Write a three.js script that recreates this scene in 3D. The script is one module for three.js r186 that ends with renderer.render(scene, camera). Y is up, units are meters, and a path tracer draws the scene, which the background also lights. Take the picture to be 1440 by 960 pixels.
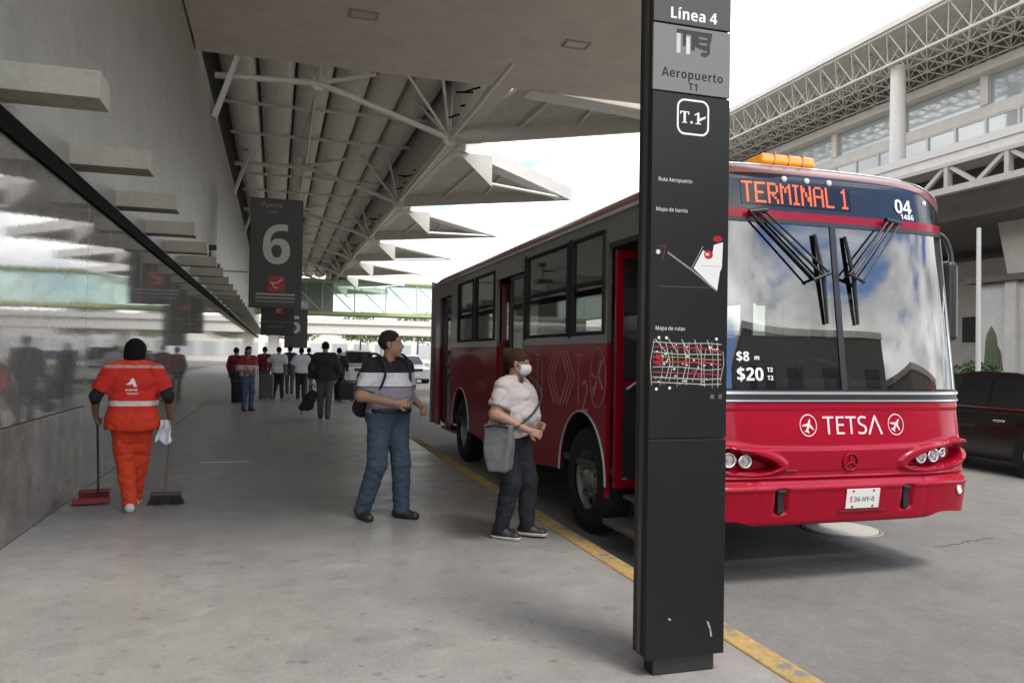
import * as THREE from 'three';
import { mergeGeometries, mergeVertices, toCreasedNormals } from 'three/addons/utils/BufferGeometryUtils.js';
import { RoundedBoxGeometry } from 'three/addons/geometries/RoundedBoxGeometry.js';
import { ImprovedNoise } from 'three/addons/math/ImprovedNoise.js';
import { FontLoader } from 'three/addons/loaders/FontLoader.js';
import { createNoise4D } from 'simplex-noise';
import { TextGeometry } from 'three/addons/geometries/TextGeometry.js';

// ---------- camera ----------
const scene = new THREE.Scene();
const camera = new THREE.PerspectiveCamera(47.15, 1024 / 682, 0.05, 900);
{
  const yaw = 16.8 * Math.PI / 180, pitch = 1.1 * Math.PI / 180, roll = 0.97 * Math.PI / 180;
  const f = new THREE.Vector3(Math.sin(yaw) * Math.cos(pitch), Math.sin(pitch), -Math.cos(yaw) * Math.cos(pitch));
  const r0 = new THREE.Vector3(Math.cos(yaw), 0, Math.sin(yaw)), u0 = new THREE.Vector3().crossVectors(r0, f);
  const u = u0.clone().multiplyScalar(Math.cos(roll)).addScaledVector(r0, -Math.sin(roll));
  const r = r0.clone().multiplyScalar(Math.cos(roll)).addScaledVector(u0, Math.sin(roll));
  camera.position.set(0, 1.5, 0);
  camera.quaternion.setFromRotationMatrix(new THREE.Matrix4().makeBasis(r, u, f.clone().negate()));
}
// ---------- sky: bright broken cloud ----------
const noise = new ImprovedNoise();
const fbm = (x, y, z, o = 5) => { let s = 0, a = 0.5, n = 0; for (let i = 0; i < o; i++) { s += a * noise.noise(x, y, z); n += a; a *= 0.5; x = x * 2.03 + 7.1; y = y * 2.01 + 3.3; z = z * 2.02 + 1.7; } return s / n; };
const sst = (a, b, x) => { const t = Math.min(1, Math.max(0, (x - a) / (b - a))); return t * t * (3 - 2 * t); };
const lerp = (a, b, t) => a + (b - a) * t;
const sunDir = new THREE.Vector3(0.22, 0.95, 0.45).normalize();
{
  const w = 2048, h = 1024, d = new Float32Array(w * h * 4);
  for (let j = 0; j < h; j++) for (let i = 0; i < w; i++) {
    const lat = ((j + 0.5) / h - 0.5) * Math.PI, lon = ((i + 0.5) / w - 0.5) * 2 * Math.PI;
    const y = Math.sin(lat), x = Math.cos(lat) * Math.cos(lon), z = Math.cos(lat) * Math.sin(lon), k = (j * w + i) * 4;
    const yy = Math.max(0, y), q = 1 / (yy + 0.22);
    const c1 = fbm(x * q * 1.9 + 8.76, z * q * 1.9 + 29.16, 2.5, 7);
    const cover = y < -0.02 ? 1 : sst(-0.2, -0.02, c1 + 0.09 * (1 - sst(0.1, 0.35, yy)));
    const shade = y < -0.02 ? 1 : 0.82 + 0.9 * fbm(x * q * 2.6, z * q * 2.6, 9.1, 4) + 0.9 * Math.max(-0.2, Math.min(0.25, c1));
    const s = Math.pow(Math.max(0, x * sunDir.x + y * sunDir.y + z * sunDir.z), 6);
    const hz = 1 - sst(0, 0.22, yy);
    const blue = [lerp(0.26, 0.85, hz), lerp(0.43, 0.97, hz), lerp(0.84, 1.1, hz)];
    const cl = (1.42 + 0.7 * s) * shade;
    const cloud = [cl * 1.0, cl * 0.995, cl * 0.985];
    for (let c = 0; c < 3; c++) d[k + c] = y < -0.01 ? 0.25 : lerp(blue[c], cloud[c], cover);
    d[k + 3] = 1;
  }
  const t = new THREE.DataTexture(d, w, h, THREE.RGBAFormat, THREE.FloatType);
  t.mapping = THREE.EquirectangularReflectionMapping; t.magFilter = t.minFilter = THREE.LinearFilter; t.needsUpdate = true;
  scene.background = t; scene.environment = t;
}
const sun = new THREE.DirectionalLight(0xfff7ee, 1.5);
sun.position.copy(sunDir).multiplyScalar(80).add(new THREE.Vector3(5, 0, -20)); sun.target.position.set(5, 0, -20);
sun.castShadow = true; sun.shadow.radius = 30; sun.shadow.mapSize.set(2048, 2048);
Object.assign(sun.shadow.camera, { left: -60, right: 60, top: 60, bottom: -60, near: 1, far: 220 });
scene.add(sun, sun.target);
const renderer = new THREE.WebGLRenderer({ antialias: true });
renderer.setSize(1024, 682);
renderer.toneMapping = THREE.LinearToneMapping;
renderer.toneMappingExposure = 2.35;
renderer.shadowMap.enabled = true;

// ---------- helpers ----------
let seed = 12345;
const rnd = () => { seed = (seed * 1664525 + 1013904223) >>> 0; return seed / 4294967296; };
const V = (x, y, z) => new THREE.Vector3(x, y, z);
const used = {};
function numbered(n) { const k = used[n] ?? 0; used[n] = k + 1; return k ? n + '_' + String(k).padStart(3, '0') : n; }
function thing(name, label, category, pos = [0, 0, 0], turn = 0, group) {
  const o = new THREE.Group(); o.name = numbered(name); o.position.set(...pos); o.rotation.y = turn;
  o.userData = { label, category }; if (group) o.userData.group = group;
  scene.add(o); return o;
}
function part(parent, name, geo, mat, label) {
  const m = new THREE.Mesh(Array.isArray(geo) ? merge(geo) : geo, mat); m.name = name; m.castShadow = m.receiveShadow = true;
  if (label) m.userData.label = label;
  parent.add(m); return m;
}
function one(name, label, category, geo, mat, group) {
  const m = part(scene, numbered(name), geo, mat); m.userData = { label, category }; if (group) m.userData.group = group; return m;
}
function struct(name, geo, mat, label) { const m = part(scene, name, geo, mat); m.userData.kind = 'structure'; if (label) m.userData.label = label; return m; }
function merge(list) {
  const idx = list.every((g) => g.index);
  const l = list.map((g) => { let q = idx ? g : (g.index ? g.toNonIndexed() : g); q = q.clone(); for (const k of Object.keys(q.attributes)) if (!['position', 'normal', 'uv'].includes(k)) q.deleteAttribute(k); if (!q.attributes.uv) q.setAttribute('uv', new THREE.BufferAttribute(new Float32Array(q.attributes.position.count * 2), 2)); if (!q.attributes.normal) q.computeVertexNormals(); q.morphAttributes = {}; return q; });
  return l.length === 1 ? l[0] : mergeGeometries(l);
}
function uvm(g, s = 1) {   // uv in metres from the dominant axis of the normal
  const p = g.attributes.position, n = g.attributes.normal, u = new Float32Array(p.count * 2);
  for (let i = 0; i < p.count; i++) {
    const ax = Math.abs(n.getX(i)), ay = Math.abs(n.getY(i)), az = Math.abs(n.getZ(i)), x = p.getX(i), y = p.getY(i), z = p.getZ(i);
    if (ay >= ax && ay >= az) { u[2 * i] = x * s; u[2 * i + 1] = z * s; } else if (ax >= az) { u[2 * i] = z * s; u[2 * i + 1] = y * s; } else { u[2 * i] = x * s; u[2 * i + 1] = y * s; }
  }
  g.setAttribute('uv', new THREE.BufferAttribute(u, 2)); return g;
}
function bx(x0, x1, y0, y1, z0, z1, r = 0) {   // box between limits, edges rounded by r
  const w = x1 - x0, h = y1 - y0, d = z1 - z0;
  const g = r ? new RoundedBoxGeometry(w, h, d, 1, Math.min(r, w / 2.1, h / 2.1, d / 2.1)) : new THREE.BoxGeometry(w, h, d);
  g.translate((x0 + x1) / 2, (y0 + y1) / 2, (z0 + z1) / 2); return uvm(g);
}
function tube(a, b, r, seg = 8, r2 = r) {
  const A = V(...a), B = V(...b), d = B.clone().sub(A), L = d.length();
  const g = new THREE.CylinderGeometry(r2, r, L, seg, 1); g.translate(0, L / 2, 0);
  g.applyQuaternion(new THREE.Quaternion().setFromUnitVectors(V(0, 1, 0), d.normalize())); g.translate(...a); return g;
}
function bar(a, b, w, h, up = [0, 1, 0]) {   // rectangular bar a->b
  const A = V(...a), B = V(...b), d = B.clone().sub(A), L = d.length(); d.normalize();
  const s = new THREE.Vector3().crossVectors(d, V(...up)).normalize(), u = new THREE.Vector3().crossVectors(s, d);
  const g = new THREE.BoxGeometry(w, h, L); g.applyMatrix4(new THREE.Matrix4().makeBasis(s, u, d.clone().negate())); g.translate((A.x + B.x) / 2, (A.y + B.y) / 2, (A.z + B.z) / 2); return uvm(g);
}
function pipe(pts, r, n = 24, seg = 8) { return new THREE.TubeGeometry(new THREE.CatmullRomCurve3(pts.map((p) => V(...p))), n, r, seg, false); }
function slab(fn, nu, nv, t) {   // closed sheet from fn(u,v) -> Vector3, thickened by t against its normal
  const N = (nu + 1) * (nv + 1), P = [], e = 1e-3, pos = [], uv = [];
  const nrm = (u, v) => { const a = fn(Math.min(1, u + e), v).sub(fn(Math.max(0, u - e), v)), b = fn(u, Math.min(1, v + e)).sub(fn(u, Math.max(0, v - e))); return a.cross(b).normalize(); };
  const back = [];
  for (let j = 0; j <= nv; j++) for (let i = 0; i <= nu; i++) {
    const u = i / nu, v = j / nv, p = fn(u, v); pos.push(p.x, p.y, p.z); uv.push(u, v);
    const q = p.clone().addScaledVector(nrm(u, v), -t); back.push(q.x, q.y, q.z);
  }
  const id = (i, j) => j * (nu + 1) + i, F = [], B = [];
  for (let j = 0; j < nv; j++) for (let i = 0; i < nu; i++) { const a = id(i, j), b = id(i + 1, j), c = id(i + 1, j + 1), d = id(i, j + 1); F.push(a, b, c, a, c, d); B.push(a, c, b, a, d, c); }
  const mk = (p, ix) => { const g = new THREE.BufferGeometry(); g.setAttribute('position', new THREE.Float32BufferAttribute(p, 3)); g.setAttribute('uv', new THREE.Float32BufferAttribute(uv, 2)); g.setIndex(ix); g.computeVertexNormals(); return g; };
  if (!t) return mk(pos, F);
  const rim = [], rp = [], ru = [], loop = [];
  for (let i = 0; i < nu; i++) loop.push(id(i, 0)); for (let j = 0; j < nv; j++) loop.push(id(nu, j)); for (let i = nu; i > 0; i--) loop.push(id(i, nv)); for (let j = nv; j > 0; j--) loop.push(id(0, j));
  for (let k = 0; k < loop.length; k++) {
    const a = loop[k], b = loop[(k + 1) % loop.length], s = rp.length / 3;
    rp.push(...pos.slice(a * 3, a * 3 + 3), ...pos.slice(b * 3, b * 3 + 3), ...back.slice(b * 3, b * 3 + 3), ...back.slice(a * 3, a * 3 + 3)); ru.push(0, 0, 0, 0, 0, 0, 0, 0); rim.push(s, s + 2, s + 1, s, s + 3, s + 2);
  }
  const rg = new THREE.BufferGeometry(); rg.setAttribute('position', new THREE.Float32BufferAttribute(rp, 3)); rg.setAttribute('uv', new THREE.Float32BufferAttribute(ru, 2)); rg.setIndex(rim); rg.computeVertexNormals();
  return mergeGeometries([mk(pos, F), mk(back, B), rg]);
}
function shapeOf(pts) { const s = new THREE.Shape(); pts.forEach((p, i) => i ? s.lineTo(p[0], p[1]) : s.moveTo(p[0], p[1])); s.closePath(); return s; }
function ext(shape, depth, bevel = 0) { return new THREE.ExtrudeGeometry(shape, { depth, bevelEnabled: bevel > 0, bevelSize: bevel, bevelThickness: bevel, bevelSegments: 2, steps: 1, curveSegments: 10 }); }
function ribbon(pts, w, t = 0.002) {   // flat polyline in xy, with thickness t
  const out = [];
  for (let i = 0; i + 1 < pts.length; i++) {
    const [ax, ay] = pts[i], [bx_, by] = pts[i + 1], dx = bx_ - ax, dy = by - ay, L = Math.hypot(dx, dy), g = new THREE.BoxGeometry(L + w * 0.6, w, t);
    g.rotateZ(Math.atan2(dy, dx)); g.translate((ax + bx_) / 2, (ay + by) / 2, t / 2); out.push(g);
  }
  return out;
}
// ---------- textures ----------
function canvas(w, h, draw) { const c = document.createElement('canvas'); c.width = w; c.height = h; draw(c.getContext('2d'), w, h); const t = new THREE.CanvasTexture(c); t.colorSpace = THREE.SRGBColorSpace; t.magFilter = THREE.LinearFilter; return t; }
function tex(n, fn, srgb = false) {   // fn(u,v) -> [r,g,b] 0..1, tiles by construction of the caller
  const d = new Uint8Array(n * n * 4);
  for (let j = 0; j < n; j++) for (let i = 0; i < n; i++) { const c = fn(i / n, j / n), k = (j * n + i) * 4; for (let q = 0; q < 3; q++) d[k + q] = Math.max(0, Math.min(255, c[q] * 255)); d[k + 3] = 255; }
  const t = new THREE.DataTexture(d, n, n); t.wrapS = t.wrapT = THREE.RepeatWrapping; t.magFilter = THREE.LinearFilter; t.minFilter = THREE.LinearMipmapLinearFilter; t.generateMipmaps = true; if (srgb) t.colorSpace = THREE.SRGBColorSpace; t.needsUpdate = true; return t;
}
let ns = 987; const n4 = createNoise4D(() => { ns = (ns * 16807) % 2147483647; return ns / 2147483647; });
const tn = (u, v, f, o, s = 0) => {   // tiling fbm: the tile is a torus in four dimensions
  const a = u * 2 * Math.PI, b = v * 2 * Math.PI, R = f / (2 * Math.PI), ca = Math.cos(a), sa = Math.sin(a), cb = Math.cos(b), sb = Math.sin(b);
  let k = 0, A = 0.5, N = 0, m = 1;
  for (let i = 0; i < o; i++) { const r = R * m, q = s * 1.7 + i * 9.3; k += A * n4(ca * r + q, sa * r + q * 0.7, cb * r - q, sb * r + q * 1.3); N += A; A *= 0.55; m *= 2.1; }
  return 0.6 * k / N;
};
function rep(t, x, y = x) { const c = t.clone(); c.repeat.set(x, y); c.needsUpdate = true; return c; }
const lin = (r, g, b) => new THREE.Color().setRGB(r, g, b);
const M = {};
const std = (name, color, rough, o = {}) => (M[name] = Object.assign(new THREE.MeshStandardMaterial({ color, roughness: rough, ...o }), { name }));
const phy = (name, color, rough, o = {}) => (M[name] = Object.assign(new THREE.MeshPhysicalMaterial({ color, roughness: rough, ...o }), { name }));
const tConc = tex(1024, (u, v) => {   // poured concrete: blotches, trowel marks, specks, gum spots
  const c = 0.86 + 0.13 * tn(u, v, 5, 4, 1) + 0.09 * tn(u, v, 26, 3, 5) + 0.07 * tn(u, v, 150, 2, 8); return [c, c * 0.985, c * 0.95];
}, true);
const tPave = tex(1024, (u, v) => {   // pavement: blotches, fine sand, scattered gum and drip spots
  const g = tn(u, v, 55, 1, 41), h = tn(u, v, 16, 2, 17);
  const c = 0.86 + 0.15 * tn(u, v, 4, 4, 1) + 0.08 * tn(u, v, 26, 2, 5) + 0.09 * tn(u, v, 260, 1, 8) - 0.10 * sst(0.40, 0.46, g) - 0.05 * sst(0.2, 0.34, h) + 0.05 * sst(0.24, 0.36, -h); return [c, c * 0.992, c * 0.972];
}, true);
const tKerb = tex(512, (u, v) => {   // worn yellow paint over grey concrete, chipped and dusty
  const w = sst(-0.12, 0.05, tn(u, v, 14, 4, 3) + 0.1), d = 1 + 0.25 * tn(u, v, 40, 2, 9), e = 0.86 + 0.2 * tn(u, v, 5, 3, 2);
  return [lerp(0.52, 0.72, w) * d * e, lerp(0.5, 0.6, w) * d * e, lerp(0.46, 0.37, w) * d * e];
}, true);
const tStoneB = tex(1024, (u, v) => { const c = 0.74 + 0.4 * tn(u, v, 4, 4, 51) + 0.22 * tn(u, v, 22, 3, 17) + 0.14 * tn(u, v, 180, 1, 4) - 0.25 * sst(0.2, 0.4, tn(u, v, 9, 3, 61)); return [c, c * 0.975, c * 0.94]; }, true);
const tConcR = tex(512, (u, v) => { const c = 0.72 + 0.5 * tn(u, v, 7, 4, 3) + 0.15 * tn(u, v, 60, 2, 1); return [c, c, c]; });
const tGrain = tex(512, (u, v) => { const c = 0.5 + 0.9 * tn(u, v, 120, 2, 2); return [c, c, c]; });
const tAsph = tex(1024, (u, v) => {
  const c = 0.84 + 0.18 * tn(u, v, 4, 4, 11) + 0.12 * tn(u, v, 30, 3, 6) + 0.12 * tn(u, v, 170, 2, 4); return [c, c * 0.985, c * 0.955];
}, true);
const tStone = tex(1024, (u, v) => {   // polished grey stone: cloudy veins and crystals
  const c = 0.8 + 0.28 * tn(u, v, 4, 5, 21) + 0.14 * tn(u, v, 40, 3, 7) + 0.12 * tn(u, v, 180, 1, 4); return [c, c * 0.98, c * 0.95];
}, true);
const tFab = tex(256, (u, v) => { const c = 0.5 + 0.25 * Math.sin(u * 2 * Math.PI * 64) * Math.sin(v * 2 * Math.PI * 64) + 0.12 * tn(u, v, 18, 3, 3); return [c, c, c]; });
const tDirt = tex(512, (u, v) => { const c = 0.92 + 0.1 * tn(u, v, 6, 5, 31) + 0.06 * tn(u, v, 50, 2, 3); return [c, c * 0.99, c * 0.97]; }, true);

std('floorStrip', lin(0.5, 0.49, 0.47), 0.4);
std('sidewalk', lin(0.33, 0.326, 0.316), 0.58, { map: rep(tPave, 1 / 7), roughnessMap: rep(tConcR, 1 / 3.1), bumpMap: rep(tGrain, 1 / 0.9), bumpScale: 0.0015 });
std('road', lin(0.2, 0.199, 0.195), 0.9, { map: rep(tAsph, 1 / 8), bumpMap: rep(tGrain, 1 / 0.7), bumpScale: 0.003 });
std('ground', lin(0.2, 0.19, 0.17), 0.95, { map: rep(tAsph, 1 / 15) });
std('kerbYellow', 0xffffff, 0.8, { map: rep(tKerb, 1 / 2.2), bumpMap: rep(tGrain, 1 / 0.5), bumpScale: 0.002 });
std('kerbStone', lin(0.3, 0.29, 0.27), 0.85, { map: rep(tConc, 1 / 2) });
phy('polished', lin(0.33, 0.328, 0.316), 0.06, { map: rep(tStone, 1 / 2.7), roughnessMap: rep(tConcR, 1 / 1.7), bumpMap: rep(tConcR, 1 / 2.3), bumpScale: 0.0005, ior: 1.8 });
phy('baseStone', lin(0.33, 0.32, 0.3), 0.45, { map: rep(tStoneB, 1 / 1.6) });
std('wallConcrete', lin(0.44, 0.437, 0.422), 0.5, { map: rep(tConc, 1 / 5) });
std('boxConcrete', lin(0.5, 0.49, 0.42), 0.75, { map: rep(tConc, 1 / 2) });
phy('blackTrim', lin(0.008, 0.008, 0.008), 0.9, { specularIntensity: 0.15 });
std('ceiling', lin(0.83, 0.745, 0.69), 0.85, { map: rep(tDirt, 1 / 6) });
std('whiteSteel', lin(0.78, 0.77, 0.74), 0.5, { map: rep(tDirt, 1 / 2) });
std('deckSteel', lin(0.76, 0.735, 0.7), 0.6, { map: rep(tDirt, 1 / 3) });
std('cream', lin(0.72, 0.695, 0.645), 0.7, { map: rep(tDirt, 1 / 4) });
std('trussPaint', lin(0.52, 0.49, 0.44), 0.6, { map: rep(tDirt, 1 / 2) });
std('frameSteel', lin(0.55, 0.51, 0.45), 0.55);
phy('bldGlass', lin(0.35, 0.38, 0.38), 0.08, { metalness: 0, ior: 1.9 });
std('darkGlassIn', lin(0.03, 0.032, 0.03), 0.6);
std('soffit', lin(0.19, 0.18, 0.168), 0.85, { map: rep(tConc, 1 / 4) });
// ---------- ground, road, pavement, kerb ----------
struct('ground', uvm(new THREE.PlaneGeometry(700, 700).rotateX(-Math.PI / 2).translate(0, -0.2, 0)), M.ground);
struct('road', bx(2.5, 17.4, -0.19, -0.15, -130, 40), M.road);
{
  const w = new THREE.Group(); w.name = 'sidewalk'; w.userData.kind = 'structure'; scene.add(w);
  part(w, 'near_pavement', bx(-1.93, 2.33, -0.19, 0, -17.2, 14), M.sidewalk); part(w, 'far_pavement', bx(-1.93, 2.33, -0.19, 0, -92, -17.206), M.sidewalk);
  part(w, 'floor_strip', bx(-0.95, -0.32, -0.01, 0.003, -11.36, -11.3), M.floorStrip);
}
{
  const k = new THREE.Group(); k.name = 'kerb'; k.userData.kind = 'structure'; scene.add(k);
  for (let z = 14; z > -90; z -= 3) part(k, 'kerb_stone', bx(2.336, 2.5, -0.188, 0.006, z - 2.994, z, 0.02), M.kerbYellow);
}
struct('median_island', bx(17.4, 40, -0.19, -0.02, -130, 40), M.kerbStone);
{
  std('manhole', lin(0.52, 0.51, 0.48), 0.7, { map: rep(tConc, 1 / 0.8) });
  const t = thing('manhole_cover', 'pale round manhole cover in the road under the front of the red bus', 'manhole', [5.37, -0.146, -6.45]);
  part(t, 'rim', new THREE.TorusGeometry(0.36, 0.02, 6, 40).rotateX(Math.PI / 2).scale(1, 0.4, 1), M.kerbStone);
  part(t, 'lid', new THREE.CylinderGeometry(0.335, 0.335, 0.016, 40).translate(0, 0.004, 0), M.manhole);
}
{
  const crack = (pts, w) => { const o = []; for (let i = 0; i + 1 < pts.length; i++) o.push(bar([pts[i][0], -0.1485, pts[i][1]], [pts[i + 1][0], -0.1485, pts[i + 1][1]], w * (0.6 + 0.6 * rnd()), 0.003)); return o; };
  std('crackDark', lin(0.05, 0.048, 0.045), 1);
  const wob = (x0, z0, x1, z1, n) => { const p = []; for (let i = 0; i <= n; i++) { const t = i / n; p.push([lerp(x0, x1, t) + (rnd() - 0.5) * 0.04, lerp(z0, z1, t) + (rnd() - 0.5) * 0.05]); } return p; };
  const g = new THREE.Group(); g.name = 'road_cracks'; g.userData.kind = 'structure'; scene.add(g);
  part(g, 'crack', crack(wob(5.75, -5.65, 6.6, -5.85, 26), 0.008), M.crackDark);
}
// ---------- terminal wall ----------
const WX = -1.93;
{
  const t = thing('terminal_building', 'long grey terminal wall with polished stone panels beside the sidewalk', 'building', [WX, 0, 0]);
  part(t, 'core', bx(-6, -0.06, -0.19, 9.2, -92, 12), M.soffit);
  part(t, 'upper_core', bx(-6, -0.9, 9.2, 10.58, -92, -19.6), M.wallConcrete);
  const joints = []; for (let z = -9.23 + 3.4 * 6; z > -92; z -= 3.4) joints.push(z);
  for (let i = 0; i + 1 < joints.length; i++) {
    const z1 = joints[i] - 0.004, z0 = joints[i + 1] + 0.004, off = (i * 0.37) % 1;
    const low = joints[i + 1] > -9.3 ? 0.9 : 0.0;
    const g = bx(-0.05, 0, low ? 0.906 : 0.004, 3.055, z0, z1, 0.003); const u = g.attributes.uv; for (let k = 0; k < u.count; k++) u.setXY(k, u.getX(k) + off * 5, u.getY(k) + off * 3);
    part(t, 'wall_panel', g, M.polished);
    if (low) part(t, 'base_panel', bx(-0.05, 0.004, 0.004, 0.897, z0, z1, 0.006), M.baseStone);
  }
  part(t, 'black_band', bx(-0.05, 0.035, 3.06, 3.215, -92, 12), M.blackTrim);
  const j2 = []; for (let z = 12; z > -92; z -= 4.5) j2.push(z);
  for (let i = 0; i < j2.length; i++) for (const [a, b] of [[3.22, 5.9], [5.906, 8.9]]) part(t, 'upper_panel', bx(-0.05, 0, a, b, j2[i] - 4.494, j2[i], 0.004), M.wallConcrete);
  for (let k = -3; k < 34; k++) part(t, 'projecting_box', bx(-0.02, 0.7, 3.27, 3.47, -6.1 - 2.25 * k - 0.35, -6.1 - 2.25 * k, 0.008), M.boxConcrete);
}
{
  const t = thing('security_camera', 'small dark security camera on a bracket on the upper wall', 'camera', [WX, 3.75, -21]);
  std('camBlack', lin(0.02, 0.02, 0.02), 0.5);
  part(t, 'bracket', [tube([0, 0.2, 0], [0.3, 0.2, 0], 0.03), tube([0.3, 0.32, 0], [0.3, -0.1, 0], 0.025)], M.camBlack);
  part(t, 'housing', [bx(0.1, 0.55, -0.18, -0.06, -0.08, 0.3, 0.03)], M.camBlack);
  part(t, 'lens', tube([0.5, -0.12, 0.3], [0.5, -0.12, 0.36], 0.04), M.camBlack);
  part(t, 'lamp_head', bx(0.25, 0.45, 0.3, 0.42, -0.05, 0.15, 0.02), M.camBlack);
}
// ---------- flat entrance slab ----------
{
  const t = thing('entrance_canopy', 'flat beige canopy slab overhead between the wall and the totem', 'canopy');
  const s = shapeOf([[-1.88, 19.2], [10.9, 19.2], [10.3, 18], [7.7, 13.4], [7.6, 9.8], [7.6, 2.6], [-1.88, 2.6]]);
  const g = ext(s, 0.55, 0); g.rotateX(-Math.PI / 2); g.scale(1, 1, 1); g.translate(0, 8.4, 0); part(t, 'slab', uvm(g), M.ceiling);
  std('lampTrim', lin(0.4, 0.33, 0.27), 0.6); std('lampGlass', lin(0.55, 0.5, 0.45), 0.3);
  for (const [x, z] of [[1.57, -16], [6.2, -16]]) {
    const f = part(t, 'downlight', [bx(x - 0.29, x + 0.29, 8.37, 8.405, z - 0.2, z - 0.15), bx(x - 0.29, x + 0.29, 8.37, 8.405, z + 0.15, z + 0.2), bx(x - 0.29, x - 0.24, 8.37, 8.405, z - 0.15, z + 0.15), bx(x + 0.24, x + 0.29, 8.37, 8.405, z - 0.15, z + 0.15)], M.lampTrim);
    part(f, 'diffuser', bx(x - 0.24, x + 0.24, 8.385, 8.4, z - 0.15, z + 0.15), M.lampGlass);
  }
}
// ---------- folded steel canopy bays ----------
const BAY = 11.2, ord = ['nearest', 'second', 'third', 'fourth', 'fifth', 'sixth', 'farthest'];
for (let k = 0; k < 7; k++) {
  const zN = -24.5 - BAY * k, t = thing('canopy_bay', `${ord[k]} folded steel canopy bay with pointed wing ${k ? 'beyond' : 'just past'} the flat slab`, 'canopy', [0, 0, zN], 0, 'folded canopy bays along the terminal');
  const z0 = 0, z1 = k ? BAY : 7, hD = 10.35;
  // barrel ribs of the deck
  for (let r = 0; r < 6; r++) {
    const x0 = -1.85 + r * 1.17, w = 1.07, pts = []; for (let a = 0; a <= 10; a++) { const q = Math.PI * a / 10; pts.push([x0 + w / 2 - Math.cos(q) * w / 2, hD + 0.18 - Math.pow(Math.sin(q), 0.6) * 0.42]); }
    for (let a = 10; a >= 0; a--) { const q = Math.PI * a / 10; pts.push([x0 + w / 2 - Math.cos(q) * (w / 2 + 0.02), hD + 0.24 - Math.pow(Math.sin(q), 0.6) * 0.36]); }
    const g = ext(shapeOf(pts), z1 - z0 - 0.02); part(t, 'deck_rib', uvm(g), M.deckSteel);
  }
  part(t, 'deck_backing', bx(-6.5, 5.4, hD + 0.26, hD + 0.34, 0, z1), M.soffit);
  const N = [5.2, 8.45, 0], C = [1.07, 9.75, 0], W = [-1.9, 9.65, 0];
  part(t, 'strut', tube(W, C, 0.1), M.whiteSteel); part(t, 'strut', tube(C, N, 0.1), M.whiteSteel);
  for (const q of [N, C]) part(t, 'node_plate', new THREE.CylinderGeometry(0.24, 0.24, 0.05, 18).rotateX(Math.PI / 2).translate(...q), M.whiteSteel);
  for (const zz of [z1 * 0.3, z1 * 0.65]) part(t, 'cross_purlin', bx(-1.88, 5.3, hD - 0.3, hD - 0.2, zz, zz + 0.08), M.whiteSteel);
  part(t, 'post', tube(C, [C[0], hD, 0], 0.09), M.whiteSteel); part(t, 'strut', tube(C, [2.8, hD - 0.1, 0], 0.08), M.whiteSteel);
  for (const q of [[4.3, hD - 0.1, 2.6], [4.3, hD - 0.1, -1.9], [3.2, hD - 0.1, 1.6], [6.4, 9.7, 2.2], [6.6, 9.4, -0.4], [5.3, hD - 0.1, 0]]) part(t, 'brace', tube(N, q, 0.055, 6), M.whiteSteel);
  part(t, 'long_chord', tube(N, [5.2, 8.45, z1], 0.09), M.whiteSteel);
  part(t, 'long_chord', tube([C[0], C[1], 0], [C[0], C[1] + 0.5, z1], 0.05, 6), M.whiteSteel);
  part(t, 'edge_beam', bx(5.3, 6.0, 8.78, 10.7, 0, z1), M.deckSteel);
  part(t, 'wall_brace', bar([-1.85, 8.2, 0.6], [-1.2, 10.2, 0.6], 0.3, 0.12), M.whiteSteel);
  // wing: triangle A (near, inner), T (tip), Nn (far, inner)
  const A = k ? V(5.9, 8.3, BAY - 0.9) : V(6.4, 8.4, 5.1), T = V(11.8, 8.2, 4.8), Nn = V(5.5, 8.3, 0.1), R = k ? V(7.0, 9.7, 5.2) : V(7.0, 9.7, 4.2);
  const tri = (a, b, c) => { const g = new THREE.BufferGeometry(); const n = b.clone().sub(a).cross(c.clone().sub(a)).normalize().multiplyScalar(0.05); const P = [a, b, c].flatMap((p) => [p.clone().add(n), p.clone().sub(n)]); const ix = [[0, 2, 4], [1, 5, 3], [0, 1, 2], [1, 3, 2], [2, 3, 4], [3, 5, 4], [4, 5, 0], [5, 1, 0]]; const pos = []; for (const f of ix) for (const i of f) pos.push(P[i].x, P[i].y, P[i].z); g.setAttribute('position', new THREE.Float32BufferAttribute(pos, 3)); g.computeVertexNormals(); return uvm(g); };
  const up = (v, d) => v.clone().add(V(0, d, 0));
  part(t, 'wing_plate', tri(up(Nn, 0.5), up(T, 0.42), R), M.deckSteel); part(t, 'wing_plate', tri(up(T, 0.42), up(A, 0.5), R), M.deckSteel); part(t, 'wing_plate', tri(up(A, 0.5), up(Nn, 0.5), R), M.deckSteel);
  part(t, 'near_fascia', bar(Nn.clone().add(V(0, 0.22, 0)).toArray(), T.clone().add(V(0, 0.2, 0)).toArray(), 0.12, 0.5), M.whiteSteel);
  part(t, 'near_fascia_rail', bar(Nn.clone().add(V(0, 0.5, 0.12)).toArray(), T.clone().add(V(-0.1, 0.46, 0.12)).toArray(), 0.16, 0.06), M.whiteSteel);
  part(t, 'outer_fascia', bar(T.clone().add(V(0, 0.2, 0)).toArray(), A.clone().add(V(0, 0.22, 0)).toArray(), 0.1, 0.55), M.whiteSteel);
  part(t, 'soffit_strip', bar(T.clone().add(V(-0.35, -0.02, 0)).toArray(), A.clone().add(V(-0.25, -0.02, 0)).toArray(), 0.6, 0.05), M.whiteSteel);
  for (const s of [0.25, 0.5, 0.75]) { const p = Nn.clone().lerp(T, s), q = R.clone().lerp(up(T, 0.4), s * 0.8); part(t, 'purlin', bar(p.clone().add(V(0, 0.35, 0)).toArray(), p.clone().lerp(q, 0.9).toArray(), 0.1, 0.14), M.whiteSteel); }
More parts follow.
